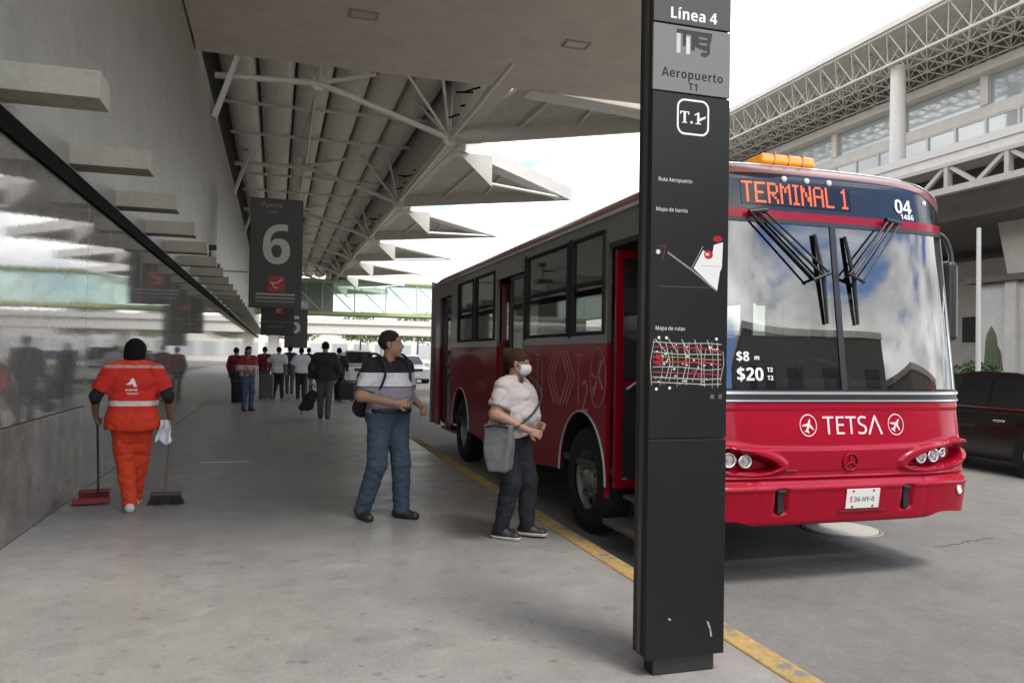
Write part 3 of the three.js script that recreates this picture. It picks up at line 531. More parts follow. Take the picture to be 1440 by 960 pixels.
const zc = (y) => { for (let i = 0; i + 1 < YT.length; i++) if (y <= YT[i + 1][0]) { const t = Math.max(0, (y - YT[i][0]) / (YT[i + 1][0] - YT[i][0])); return lerp(YT[i][1], YT[i + 1][1], t); } return -0.9; };
const th = (x) => Math.acos(Math.sign(x) * Math.pow(Math.min(1, Math.abs(x) / bw), sn / 2));
const FP = (theta, y) => { const c = Math.cos(theta), s = Math.sin(theta); return V(bw * Math.sign(c) * Math.pow(Math.abs(c), 2 / sn), y, zc(y) - rz + rz * Math.pow(Math.max(0, s), 2 / sn)); };
const ARC = []; {   // arc length along the front, so that patches are sampled evenly
  const xs = []; for (let i = 0; i <= 2400; i++) { const a = -1 + i / 1200; xs.push(Math.sign(a) * (1 - Math.pow(1 - Math.abs(a), 2.2)) * bw); }
  let s = 0, p = null; for (const x of xs) { const t = th(x), v = FP(t, 1); if (p) s += v.distanceTo(p); p = v; ARC.push([x, s, t]); }
}
const look = (v, a, b) => { let lo = 0, hi = ARC.length - 1; while (hi - lo > 1) { const m = (lo + hi) >> 1; if (ARC[m][a] <= v) lo = m; else hi = m; } const d = ARC[hi][a] - ARC[lo][a]; return lerp(ARC[lo][b], ARC[hi][b], d > 1e-12 ? Math.min(1, Math.max(0, (v - ARC[lo][a]) / d)) : 0); };
const arcS = (x) => look(x, 0, 1), arcT = (s) => look(s, 1, 2);
const ra = (x) => 3.21 - 0.04 * (x / 1.2) ** 2 - 0.26 * Math.abs(x / 1.25) ** 7;
const fv = (f, x) => (typeof f === 'function' ? f(x) : f);
function fpatch(x0, x1, y0, y1, { nu = 40, nv = 8, t = 0.03, off = 0, disp } = {}) {
  const t0 = arcS(x0), t1 = arcS(x1);
  return slab((u, v) => {
    const q = arcT(lerp(t0, t1, u)), xx = FP(q, 1).x, y = lerp(fv(y0, xx), fv(y1, xx), v), p = FP(q, y), e = 0.004;
    const n = FP(Math.max(0, q - e), y).sub(FP(Math.min(Math.PI, q + e), y)).cross(V(0, 1, 0)).normalize();
    return p.addScaledVector(n, off + (disp ? disp(xx, y) : 0));
  }, nu, nv, t);
}
// eye-shaped headlamp recess, 0 outside .. 1 inside
const eye = (x, y) => { const a = Math.abs(x), cx = 0.90, w = 0.34, s = (a - cx) / w; if (Math.abs(s) > 1) return 0; const cy = 0.925 + 0.05 * s, hh = 0.085 * Math.pow(1 - s * s, 0.55) * (1 + 0.18 * s); return 1 - sst(0.8, 1.0, Math.abs(y - cy) / hh); };
const eyeRim = (x, y) => { const a = Math.abs(x), s = (a - 0.90) / 0.42; if (Math.abs(s) > 1) return 0; const cy = 0.935 + 0.05 * s, hh = 0.12 * Math.pow(1 - s * s, 0.5); return 1 - sst(0.75, 1.1, Math.abs(y - cy) / Math.max(hh, 1e-3)); };
part(bus, 'front_panel', fpatch(-1.2499, 1.2499, 0.80, 1.345, { nu: 150, nv: 60, disp: (x, y) => {
  const smile = 1.0 + 0.03 * (x / 1.1) ** 2, ridge = 0.028 * (1 - sst(smile - 0.008, smile + 0.02, y)) ;
  return ridge + 0.02 * eyeRim(x, y) - 0.125 * eye(x, y) - 0.006 * (sst(0.83, 0.835, y) - sst(0.838, 0.845, y)) + 0.008 * (sst(1.28, 1.3, y));
} }), M.busRed);
part(bus, 'front_bumper', fpatch(-1.2499, 1.2499, (x) => 0.45 + 0.045 * sst(0.7, 0.9, Math.abs(x)) - 0.02 * sst(0.95, 1.2, Math.abs(x)), 0.795, { nu: 110, nv: 30, off: 0.012, t: 0.05, disp: (x, y) => {
  const h = Math.max(1 - sst(0.03, 0.05, Math.abs(Math.abs(x) - 0.54)), 0) * (sst(0.53, 0.56, y) - sst(0.70, 0.73, y));
  return -0.05 * h - 0.008 * (1 - sst(0.0, 0.006, Math.abs(Math.abs(x) - 0.72))) - 0.03 * (sst(0.70, 0.78, y)) + 0.012 * sst(0.70, 0.72, y);
} }), M.busRed);
for (const s of [-1, 1]) {
  const tz = zc(0.63) - rz + rz * Math.pow(1 - Math.pow(0.54 / bw, sn), 1 / sn);
  part(bus, 'tow_hook', [bx(s * 0.54 - 0.025, s * 0.54 + 0.025, 0.54, 0.72, tz - 0.03, tz + 0.008, 0.01), bx(s * 0.54 - 0.035, s * 0.54 + 0.035, 0.69, 0.72, tz - 0.01, tz + 0.03, 0.01)], M.busBlack);
}
const onFront = (x, y, off) => { const q = th(x), p = FP(q, y), e = 0.004, n = FP(Math.max(0, q - e), y).sub(FP(Math.min(Math.PI, q + e), y)).cross(V(0, 1, 0)).normalize(); return [p.addScaledVector(n, off), n]; };
function discOn(x, y, off, r, d) { const [p, n] = onFront(x, y, off), g = new THREE.CylinderGeometry(r, r, d, 24); g.applyQuaternion(new THREE.Quaternion().setFromUnitVectors(V(0, 1, 0), n)); return g.translate(p.x, p.y, p.z); }
function domeOn(x, y, off, r, k) { const [p, n] = onFront(x, y, off), g = new THREE.SphereGeometry(r, 20, 10, 0, 6.3, 0, 1.57).scale(1, k, 1); g.applyQuaternion(new THREE.Quaternion().setFromUnitVectors(V(0, 1, 0), n)); return g.translate(p.x, p.y, p.z); }
function ringOn(x, y, off, r, tk) { const [p, n] = onFront(x, y, off), g = new THREE.TorusGeometry(r, tk, 8, 28); g.applyQuaternion(new THREE.Quaternion().setFromUnitVectors(V(0, 0, 1), n)); return g.translate(p.x, p.y, p.z); }
for (const s of [-1, 1]) {
  for (const [x, y, r] of [[0.77, 0.915, 0.045], [0.90, 0.925, 0.05], [1.0, 0.945, 0.032]]) {
    const l = part(bus, 'headlamp', ringOn(s * x, y, -0.052, r, 0.012), M.chrome);
    part(l, 'reflector', discOn(s * x, y, -0.064, r, 0.012), M.chrome); part(l, 'lens', domeOn(s * x, y, -0.05, r * 0.96, 0.5), M.headlampGlass); part(l, 'bulb', domeOn(s * x, y, -0.056, r * 0.35, 1), M.white);
  }
  const f = part(bus, 'fog_lamp', ringOn(s * 1.07, 0.66, 0.018, 0.03, 0.007), M.chrome); part(f, 'lens', domeOn(s * 1.07, 0.66, 0.012, 0.028, 0.4), M.white);
  part(bus, 'side_marker', bx(s * 1.25 - (s > 0 ? 0 : 0.03), s * 1.25 + (s > 0 ? 0.03 : 0), 0.92, 1.04, -0.56, -0.46, 0.012), M.orangeLens);
}
part(bus, 'black_trim', fpatch(-1.2499, 1.2499, 1.345, 1.44, { nv: 4, nu: 60, off: 0.012, t: 0.04 }), M.busBlack);
part(bus, 'trim_strip', fpatch(-1.2499, 1.2499, 1.405, 1.425, { nv: 1, nu: 60, off: 0.022, t: 0.008 }), M.silver);
part(bus, 'trim_strip', fpatch(-1.2499, 1.2499, 1.352, 1.364, { nv: 1, nu: 60, off: 0.02, t: 0.006 }), M.silver);
part(bus, 'windscreen_pane', fpatch(-1.19, 0.035, 1.445, 2.715, { nv: 10, nu: 40, t: 0 }), M.windscreen);
part(bus, 'windscreen_pane', fpatch(0.075, 1.19, 1.445, 2.715, { nv: 10, nu: 40, t: 0 }), M.windscreen);
part(bus, 'windscreen_divider', fpatch(0.03, 0.08, 1.44, 2.72, { nv: 8, nu: 2, off: 0.008, t: 0.05 }), M.busBlack);
for (const s of [-1, 1]) part(bus, 'corner_pillar', fpatch(s > 0 ? 1.19 : -1.2499, s > 0 ? 1.2499 : -1.19, 1.44, 2.72, { nv: 10, nu: 8, off: 0.004, t: 0.05 }), M.busPillar);
part(bus, 'windscreen_seal', [fpatch(-1.21, 1.21, 2.70, 2.735, { nv: 1, off: 0.008, t: 0.03 })], M.busBlack);
part(bus, 'red_band', fpatch(-1.2499, 1.2499, 2.735, (x) => Math.min(2.80, ra(x) - 0.1), { nv: 3, nu: 60, off: 0.006, t: 0.05 }), M.busRed);
phy('signGlass', lin(0.015, 0.017, 0.022), 0.08, { ior: 1.5 });
part(bus, 'destination_window', fpatch(-1.19, 1.19, 2.80, (x) => Math.max(2.802, ra(x) - 0.1), { nv: 8, nu: 70, t: 0.05 }), M.signGlass);
{
  const led = canvas(1024, 192, (c, w, h) => {
    c.fillStyle = '#000'; c.fillRect(0, 0, w, h);
    const G = { T: ['11111', '00100', '00100', '00100', '00100', '00100', '00100', '00100', '00100'], E: ['11111', '10000', '10000', '10000', '11110', '10000', '10000', '10000', '11111'], R: ['11110', '10001', '10001', '10001', '11110', '10100', '10010', '10001', '10001'], M: ['10001', '11011', '10101', '10101', '10001', '10001', '10001', '10001', '10001'], I: ['111', '010', '010', '010', '010', '010', '010', '010', '111'], N: ['10001', '11001', '11001', '10101', '10101', '10011', '10011', '10001', '10001'], A: ['01110', '10001', '10001', '10001', '11111', '10001', '10001', '10001', '10001'], L: ['1000', '1000', '1000', '1000', '1000', '1000', '1000', '1000', '1111'], '1': ['00100', '01100', '00100', '00100', '00100', '00100', '00100', '00100', '01110'], ' ': ['0', '0', '0', '0', '0', '0', '0', '0', '0'] };
    let x = 10; const px = 19.3;
    for (const ch of 'TERMINAL 1') { const g = G[ch]; for (let r = 0; r < 9; r++) for (let k = 0; k < g[0].length; k++) if (g[r][k] === '1') { c.fillStyle = '#ff5a1e'; c.beginPath(); c.ellipse(x + k * px + 9, 10 + r * 19.4, 10.5, 9.4, 0, 0, 7); c.fill(); } x += (g[0].length + 1) * px; }
  });
  M.led = Object.assign(new THREE.MeshPhysicalMaterial({ color: lin(0.006, 0.006, 0.008), roughness: 0.1, ior: 1.45, emissive: lin(1, 1, 1), emissiveMap: led, emissiveIntensity: 1.1 }), { name: 'led' });
  const g = fpatch(-0.71, 0.25, 2.84, 3.02, { nv: 4, nu: 30, off: 0.004, t: 0 }); part(bus, 'led_display', g, M.led, 'lit orange dot display reading TERMINAL 1');
}
function placeOn(g, x, y, off) { const [p, n] = onFront(x, y, off), dy = zc(y + 0.05) - zc(y - 0.05), up = V(0, 0.1, dy).normalize(), nn = V(n.x, 0, n.z).normalize(); const right = up.clone().cross(nn).normalize(), z = right.clone().cross(up); g.applyMatrix4(new THREE.Matrix4().makeBasis(right, up, z)); return g.translate(p.x, p.y, p.z); }
part(bus, 'fleet_number', [placeOn(text('04', 0.115, fontB), 0.75, 2.92, 0.004), placeOn(text('1486', 0.045, fontB), 0.78, 2.835, 0.004)], M.white);
for (const x of [-0.33, -0.13, 0.07, 0.99]) part(bus, 'marker_lamp', domeOn(x, x > 0.5 ? 2.97 : 3.06, 0.0, 0.024, 0.6), M.white);
part(bus, 'roof_front', fpatch(-1.2499, 1.2499, (x) => ra(x) - 0.1, (x) => ra(x) + 0.0, { nv: 6, nu: 60, t: 0.05, off: 0.004 }), M.busRoof);
part(bus, 'roof_front_edge', fpatch(-1.22, 1.22, (x) => ra(x) - 0.006, (x) => ra(x) + 0.008, { nv: 2, nu: 60, t: 0.03, off: 0.012 }), M.busPillar);
// badge, name and emblems
{
  const L = [], A = (pts) => L.push(...ribbon(pts, 0.017, 0.002));
  const word = text('TETS', 0.135, fontR); L.push(word); word.computeBoundingBox(); const hw = word.boundingBox.max.x; word.translate(-0.075, 0, 0);
  A([[hw - 0.055, -0.067], [hw + 0.0, 0.067], [hw + 0.055, -0.067]]);
  part(bus, 'company_name', placeOn(merge(L), 0.11, 1.175, 0.003), M.vinyl, 'pale company name lettering on the front');
  const plane = () => { const s = shapeOf([[0, 0.055], [0.008, 0.035], [0.009, 0.015], [0.05, -0.012], [0.05, -0.022], [0.009, -0.008], [0.007, -0.035], [0.02, -0.047], [0.02, -0.055], [0, -0.05], [-0.02, -0.055], [-0.02, -0.047], [-0.007, -0.035], [-0.009, -0.008], [-0.05, -0.022], [-0.05, -0.012], [-0.009, 0.015], [-0.008, 0.035]]); return ext(s, 0.002); };
  for (const x of [-0.28, 0.49]) part(bus, 'plane_emblem', placeOn(merge([new THREE.TorusGeometry(0.075, 0.005, 4, 36).scale(0.92, 1.05, 0.3), plane().rotateZ(x > 0 ? -0.6 : -0.3)]), x, 1.175, 0.003), M.vinyl, 'round emblem with a small plane');
  const star = [new THREE.TorusGeometry(0.062, 0.006, 6, 32)]; for (let k = 0; k < 3; k++) { const a = Math.PI / 2 + k * 2.0944; star.push(tube([0, 0, 0], [Math.cos(a) * 0.058, Math.sin(a) * 0.058, 0], 0.011, 4, 0.003)); }
  part(bus, 'front_badge', placeOn(merge(star), 0.05, 0.905, 0.035), M.busRed);
  const pl = canvas(256, 128, (c) => { c.fillStyle = '#cfcdc4'; c.fillRect(0, 0, 256, 128); c.fillStyle = '#b33'; c.font = 'bold 50px sans-serif'; c.fillText('E', 26, 86); c.fillStyle = '#3a3a3a'; c.font = 'bold 44px sans-serif'; c.fillText('36-HY-0', 58, 84); c.fillStyle = '#222'; for (const [x, y] of [[50, 14], [206, 14], [50, 116], [206, 116]]) { c.beginPath(); c.arc(x, y, 8, 0, 7); c.fill(); } });
  part(bus, 'licence_plate', placeOn(panelGeo(-0.145, 0.145, -0.075, 0.075, 0, 0.006), 0.14, 0.635, 0.016), printMat('plate', pl, 0.5), 'pale licence plate');
  part(bus, 'plate_bracket', placeOn(merge([bx(-0.2, 0.2, -0.095, -0.083, 0, 0.01)]), 0.14, 0.635, 0.016), M.busRedDark);
  part(bus, 'fare_text', [placeOn(text('$8', 0.07, fontB), -0.78, 1.68, 0.006), placeOn(text('m', 0.035, fontB), -0.67, 1.67, 0.006), placeOn(text('$20', 0.095, fontB), -0.73, 1.55, 0.006), placeOn(text('T2', 0.032, fontB), -0.57, 1.585, 0.006), placeOn(text('T2', 0.032, fontB), -0.57, 1.525, 0.006)], M.white, 'white fare lettering on the windscreen');
  for (const x of [-0.45, 0.6]) part(bus, 'panel_latch', placeOn(merge([bx(-0.05, 0.05, -0.008, 0.004, 0, 0.012, 0.003)]), x, 0.855, 0.03), M.busRedDark);
}
// wipers: pantograph arms hung from the top, blades upright
for (const [px, ex, ez] of [[-0.62, -0.10, 0], [0.60, 0.17, 0]]) {
  const P = (x, y, o) => onFront(x, y, o)[0].toArray(), s = Math.sign(ex - px);
  const w = part(bus, 'wiper', [tube(P(px, 2.78, 0.05), P(ex, 2.30, 0.07), 0.012, 6), tube(P(px + s * 0.06, 2.78, 0.055), P(ex + s * 0.04, 2.33, 0.075), 0.009, 6), tube(P(px - s * 0.05, 2.76, 0.05), P(ex - s * 0.07, 2.26, 0.065), 0.009, 6), tube(P(ex - s * 0.09, 2.27, 0.066), P(ex + s * 0.06, 2.33, 0.075), 0.012, 6), tube(P(px - s * 0.06, 2.765, 0.04), P(px + s * 0.08, 2.785, 0.05), 0.022, 8)], M.busBlack);
  part(w, 'wiper_blade', [tube(P(ex - 0.02, 2.63, 0.02), P(ex + 0.02, 2.3, 0.035), 0.014, 6, 0.018), tube(P(ex + 0.02, 2.3, 0.035), P(ex + 0.035, 1.94, 0.02), 0.018, 6, 0.012)], M.rubber);
}
// mirrors
for (const s of [-1, 1]) {
  const m = part(bus, 'mirror_arm', pipe([[s * 1.2, 2.78, -0.5], [s * 1.29, 2.74, -0.36], [s * 1.33, 2.62, -0.32], [s * 1.33, 2.42, -0.3]], 0.02, 16, 8), M.busBlack);
  part(m, 'mirror_housing', bx(s * 1.32 - 0.06, s * 1.32 + 0.06, 1.84, 2.52, -0.4, -0.26, 0.045), M.busBlack);
}
// amber beacon bar on the roof
{ const b = part(bus, 'beacon_bar', bx(-0.34, 0.16, 3.25, 3.34, -0.72, -0.5, 0.03), M.amber); for (const q of [-0.22, -0.09, 0.04]) part(b, 'lens_divider', bx(q - 0.008, q + 0.008, 3.252, 3.344, -0.724, -0.496, 0.004), M.orangeLens); part(b, 'beacon_foot', bx(-0.3, 0.12, 3.19, 3.255, -0.68, -0.54, 0.01), M.busRedDark); }
// sides
const ze = (y) => zc(y) - rz, BZ = -9.55;
const wheels = [-1.97, -7.05], doors = [[-1.40, -0.70], [-5.0, -3.82], [-8.75, -7.8]];
const wins = [[-3.72, -2.36], [-2.26, -1.46], [-7.3, -6.28], [-6.16, -5.12]];
const winsR = [[-1.8, -0.75], [-3.1, -1.95], [-4.4, -3.25], [-5.7, -4.55], [-7.0, -5.85], [-8.3, -7.15]];
function sideShape(low, hasDoors) {
  const pts = [], y0 = low ? 0.42 : 1.78, y1 = low ? 1.776 : 2.9;
  const cuts = []; if (low) for (const w of wheels) cuts.push({ z0: w - 0.62, z1: w + 0.62, arch: w }); if (hasDoors) for (const d of doors) cuts.push({ z0: d[0], z1: d[1], top: low ? y1 : 2.66 });
  cuts.sort((a, b) => a.z0 - b.z0);
  pts.push([BZ + 0.25, y0]);
  const segs = [];
  for (const c of cuts) {
    if (c.arch !== undefined) { for (let a = 0; a <= 16; a++) { const q = Math.PI - Math.PI * a / 16; let px = c.arch + Math.cos(q) * 0.62, py = Math.max(y0, 0.52 + Math.sin(q) * 0.62); if (hasDoors) for (const d of doors) { if (px > d[0] - 0.03 && c.arch < d[0]) px = d[0] - 0.03; if (px < d[1] + 0.03 && c.arch > d[1]) px = d[1] + 0.03; } pts.push([px, py]); } }
    else if (!low) pts.push([c.z0, y0], [c.z0, c.top], [c.z1, c.top], [c.z1, y0]);
    else pts.push([c.z0, y0], [c.z0, y1 - 0.0001], [c.z1, y1 - 0.0001], [c.z1, y0]);
  }
  for (let i = 0; i <= 8; i++) { const y = lerp(y0, y1, i / 8); pts.push([ze(y) , y]); }
  pts.push([BZ + 0.25, y1]); return pts;
}
function sidePieces(low, hasDoors, wl, s, mat, name) {
  // doors split the low side into separate panels so that no strip is left above an opening
  const full = sideShape(low, hasDoors), mk = (pts, holes) => { const sh = shapeOf(pts); for (const h of holes) { const p = new THREE.Path(), [a, b] = h, r = 0.06, c = 1.86, d = 2.80; p.moveTo(a + r, c); p.lineTo(b - r, c); p.quadraticCurveTo(b, c, b, c + r); p.lineTo(b, d - r); p.quadraticCurveTo(b, d, b - r, d); p.lineTo(a + r, d); p.quadraticCurveTo(a, d, a, d - r); p.lineTo(a, c + r); p.quadraticCurveTo(a, c, a + r, c); sh.holes.push(p); } const g = ext(sh, 0.04); g.rotateY(-Math.PI / 2); g.translate(s > 0 ? 1.25 : -1.21, 0, 0); return uvm(g); };
  if (low && hasDoors) {
    const edges = [BZ + 0.25, ...doors.slice().reverse().flat(), 0.2];
    for (let i = 0; i < edges.length; i += 2) {
      const a = edges[i], b = edges[i + 1], p = [[a, 0.42]];
      for (const w of wheels) if (w > a - 0.3 && w < b + 0.3) for (let k = 0; k <= 16; k++) { const q = Math.PI - Math.PI * k / 16; p.push([Math.min(b - 0.03, Math.max(a + 0.03, w + Math.cos(q) * 0.62)), Math.max(0.42, 0.52 + Math.sin(q) * 0.62)]); }
      if (b > 0) for (let k = 0; k <= 8; k++) { const y = lerp(0.42, 1.776, k / 8); p.push([ze(y), y]); } else p.push([b, 0.42], [b, 1.776]);
      p.push([a, 1.776]);
      const clean = p.filter((v, k) => !k || Math.hypot(v[0] - p[k - 1][0], v[1] - p[k - 1][1]) > 1e-4);
      part(bus, name, mk(clean, []), mat);
    }
  } else part(bus, name, mk(full, wl), mat);
}
sidePieces(true, true, [], -1, M.busRed, 'lower_side'); sidePieces(false, true, wins, -1, M.busGrey, 'upper_side');
sidePieces(true, false, [], 1, M.busRed, 'lower_side'); sidePieces(false, false, winsR, 1, M.busGrey, 'upper_side');
function sideWindow(a, b, s) {
  const x = s * 1.235, c = 1.86, d = 2.80, y = 2.34, f = 0.035, X = (o) => [Math.min(x - 0.02, x + 0.02) + (o || 0), Math.max(x - 0.02, x + 0.02) + (o || 0)];
  const o = s * 0.012, [x0, x1] = X(o);
  const w = part(bus, 'side_window', [bx(x0, x1, c, c + f, a, b, 0.01), bx(x0, x1, d - f, d, a, b, 0.01), bx(x0, x1, c + f, d - f, a, a + f, 0.01), bx(x0, x1, c + f, d - f, b - f, b, 0.01), bx(x0, x1, y - 0.016, y + 0.016, a + f, b - f, 0.006)], M.rubber);
  part(w, 'upper_pane', bx(x - 0.006, x, y + 0.016, d - f, a + f, b - f), M.sideGlassDark); part(w, 'lower_pane', bx(x - 0.006, x, c + f, y - 0.016, a + f, b - f), M.sideGlass);
}
for (const [a, b] of wins) sideWindow(a, b, -1); for (const [a, b] of winsR) sideWindow(a, b, 1);
for (const [a, b] of [[-2.36, -2.26], [-3.82, -3.72]]) part(bus, 'window_post', bx(-1.256, -1.251, 1.84, 2.82, a + 0.01, b - 0.01), M.rubber);
// roof
{
  const p = []; for (let i = 0; i <= 36; i++) { const x = -1.25 + 2.5 * i / 36; p.push([x, ra(x) + (Math.abs(x) > 1.249 ? -0.02 : 0)]); } for (let i = 36; i >= 0; i--) { const x = -1.25 + 2.5 * i / 36; p.push([x * 0.97, ra(x) - 0.06]); }
  const g = ext(shapeOf(p), 8.96); g.translate(0, 0, BZ + 0.1); part(bus, 'roof', toCreasedNormals(g, 0.6), M.busRoof);
  for (const s of [-1, 1]) part(bus, 'rain_gutter', bx(s * 1.262 - 0.012, s * 1.262 + 0.012, 2.895, 2.925, BZ + 0.2, -0.68), M.busPillar);
  part(bus, 'roof_hatch', bx(-0.4, 0.4, 3.2, 3.26, -3.6, -2.9, 0.02), M.busRoof); part(bus, 'roof_hatch', bx(-0.4, 0.4, 3.2, 3.26, -7.2, -6.5, 0.02), M.busRoof);
  part(bus, 'rear_panel', slab((u, v) => { const q = Math.PI * (1 - u), c = Math.cos(q); return V(bw * Math.sign(c) * Math.pow(Math.abs(c), 2 / 4), lerp(0.42, 3.0, v), BZ + 0.25 - 0.25 * Math.pow(Math.sin(q), 2 / 4)); }, 40, 6, 0.04), M.busGrey);
}
// floor, chassis, inside
part(bus, 'floor', bx(-0.7, 1.2, 0.62, 0.68, BZ + 0.3, -0.5), M.busInside);
part(bus, 'floor_edge', [bx(-1.2, -0.7, 0.62, 0.68, -3.8, -1.4), bx(-1.2, -0.7, 0.62, 0.68, -7.78, -5.02)], M.busInside);
part(bus, 'chassis', [bx(-0.72, 1.1, 0.3, 0.61, BZ + 0.4, -0.6), bx(-1.1, -0.73, 0.35, 0.61, -3.7, -2.7), bx(-1.1, -0.73, 0.35, 0.61, -6.3, -5.1)], M.chassis);
part(bus, 'inner_lining', [bx(1.12, 1.2, 0.68, 1.84, BZ + 0.3, -0.8), bx(-1.2, -1.16, 0.68, 1.84, -3.8, -2.7), bx(-1.2, -1.16, 0.68, 1.84, -6.35, -5.02), bx(-1.19, 1.19, 0.68, 2.85, BZ + 0.3, BZ + 0.36)], M.busInside);
part(bus, 'headlining', bx(-1.15, 1.15, 2.84, 2.88, BZ + 0.3, -0.75), M.busInside);
part(bus, 'sign_box', bx(-1.0, 1.0, 2.74, 2.98, -0.95, -0.62), M.chassis);
part(bus, 'dashboard', [bx(-1.1, 1.15, 0.95, 1.36, -0.75, -0.42, 0.05), bx(-0.1, 1.1, 1.3, 1.5, -0.85, -0.5, 0.06)], M.chassis);
{ const s = part(bus, 'steering_wheel', new THREE.TorusGeometry(0.24, 0.02, 8, 28).rotateX(-0.9).translate(0.6, 1.52, -0.95), M.busBlack); part(s, 'steering_column', tube([0.6, 1.5, -0.95], [0.6, 1.1, -0.7], 0.03), M.busBlack); }
std('seatFabric', lin(0.05, 0.05, 0.09), 0.9);
for (const z of [-1.35, -2.3, -3.2, -4.1, -5.0, -5.9, -6.8, -7.7]) {
  const q = part(bus, 'seat', [bx(0.25, 1.1, 1.05, 1.14, z - 0.42, z, 0.03), bx(0.25, 1.1, 1.1, 1.9, z - 0.52, z - 0.42, 0.04)], M.seatFabric); part(q, 'seat_frame', bx(0.6, 0.7, 0.68, 1.05, z - 0.3, z - 0.2), M.chassis);
}
for (const z of [-2.5, -3.2, -5.5, -6.2]) { const q = part(bus, 'seat', [bx(-1.1, -0.3, 1.05, 1.14, z - 0.42, z, 0.03), bx(-1.1, -0.3, 1.1, 1.9, z - 0.52, z - 0.42, 0.04)], M.seatFabric); part(q, 'seat_frame', bx(-0.7, -0.6, 0.68, 1.05, z - 0.3, z - 0.2), M.chassis); }
for (const z of [-1.45, -3.75, -5.05]) part(bus, 'grab_pole', tube([-0.75, 0.68, z], [-0.75, 2.86, z], 0.018), M.silver);
// wheels
for (const z of wheels) for (const s of [-1, 1]) {
  const prof = [[0.28, -0.13], [0.40, -0.14], [0.47, -0.13], [0.495, -0.1], [0.5, 0], [0.495, 0.1], [0.47, 0.13], [0.40, 0.14], [0.28, 0.13]].map(([r, y]) => new THREE.Vector2(r, y));
  const ty = new THREE.LatheGeometry(prof, 36).rotateZ(Math.PI / 2).translate(s * 1.07, 0.5, z);
  const w = part(bus, 'wheel', ty, M.rubber);
  const k = z < -5 ? [[0, -0.02], [0.1, -0.02], [0.12, -0.05], [0.2, -0.06], [0.27, 0.1], [0.29, 0.11], [0.3, 0.09]] : [[0, 0.13], [0.09, 0.13], [0.1, 0.1], [0.13, 0.075], [0.22, 0.07], [0.25, 0.03], [0.275, 0.1], [0.295, 0.115], [0.3, 0.09]];
  part(w, 'rim', new THREE.LatheGeometry(k.map(([r, y]) => new THREE.Vector2(r, y)), 36).rotateZ(s > 0 ? -Math.PI / 2 : Math.PI / 2).translate(s * 1.07, 0.5, z), M.rimSteel);
  for (let q = 0; q < 8; q++) { const a = q * Math.PI / 4; if (z > -5) part(w, 'rim_hole', new THREE.CylinderGeometry(0.034, 0.034, 0.02, 14).rotateZ(Math.PI / 2).translate(s * 1.142, 0.5 + Math.sin(a) * 0.205, z + Math.cos(a) * 0.205), M.black); part(w, 'wheel_nut', new THREE.CylinderGeometry(0.017, 0.017, 0.05, 6).rotateZ(Math.PI / 2).translate(s * (z > -5 ? 1.155 : 1.03), 0.5 + Math.sin(a + 0.39) * 0.15, z + Math.cos(a + 0.39) * 0.15), M.silver); }
  const arch = []; for (let a = 0; a <= 12; a++) { const q = Math.PI * a / 12; arch.push([Math.cos(q) * 0.63, Math.sin(q) * 0.63]); } for (let a = 12; a >= 0; a--) { const q = Math.PI * a / 12; arch.push([Math.cos(q) * 0.65, Math.sin(q) * 0.65]); }
  const ag = ext(shapeOf(arch), 0.5).rotateY(Math.PI / 2).translate(s > 0 ? 0.72 : -1.2, 0.52, z); if (!(s < 0 && z > -5)) part(bus, 'wheel_arch', ag, M.chassis); else part(bus, 'wheel_arch', ag.scale(1, 1, 1), M.chassis);
  const lip = []; for (let a = 0; a <= 20; a++) { const q = Math.PI * a / 20; lip.push([s * 1.254, 0.52 + Math.sin(q) * 0.625, z + Math.cos(q) * Math.min(0.625, 0.58)]); }
  part(bus, 'arch_trim', pipe(lip, 0.012, 30, 6), M.busPillar);
}
// doors on the kerb side: one leaf folded inwards, facing forward, one in plane
function leaf(name, w, y0, y1, split, frame, matF, place) {
  const F = [bx(0, w, y0, y0 + frame, -0.02, 0.02, 0.01), bx(0, w, y1 - frame, y1, -0.02, 0.02, 0.01), bx(0, frame, y0 + frame, y1 - frame, -0.02, 0.02, 0.01), bx(w - frame, w, y0 + frame, y1 - frame, -0.02, 0.02, 0.01), bx(frame, w - frame, split - frame / 2, split + frame / 2, -0.02, 0.02, 0.01)];
  const G = [bx(frame, w - frame, y0 + frame, split - frame / 2, -0.003, 0.003), bx(frame, w - frame, split + frame / 2, y1 - frame, -0.003, 0.003)];
  const d = part(bus, name, F.map((g) => place(g)), matF); for (const g of G) part(d, 'pane', place(g), M.sideGlassDark); return d;
}
leaf('front_door_leaf', 0.62, 0.52, 2.6, 1.42, 0.075, M.busRed, (g) => g.translate(-1.22, 0, -1.30));
leaf('front_door_leaf', 0.62, 0.52, 2.6, 1.42, 0.075, M.busRed, (g) => g.translate(-1.22, 0, -0.75));
for (const [a, b] of doors.slice(1)) {
  const h = (b - a) / 2;
  leaf('door_leaf', h - 0.02, 0.46, 2.64, 1.5, 0.05, M.busBlack, (g) => g.rotateY(Math.PI / 2).translate(-1.225, 0, b - 0.01));
  leaf('door_leaf', h - 0.05, 0.46, 2.6, 1.5, 0.06, M.busRedDark, (g) => g.translate(-1.2, 0, a + 0.06));
}
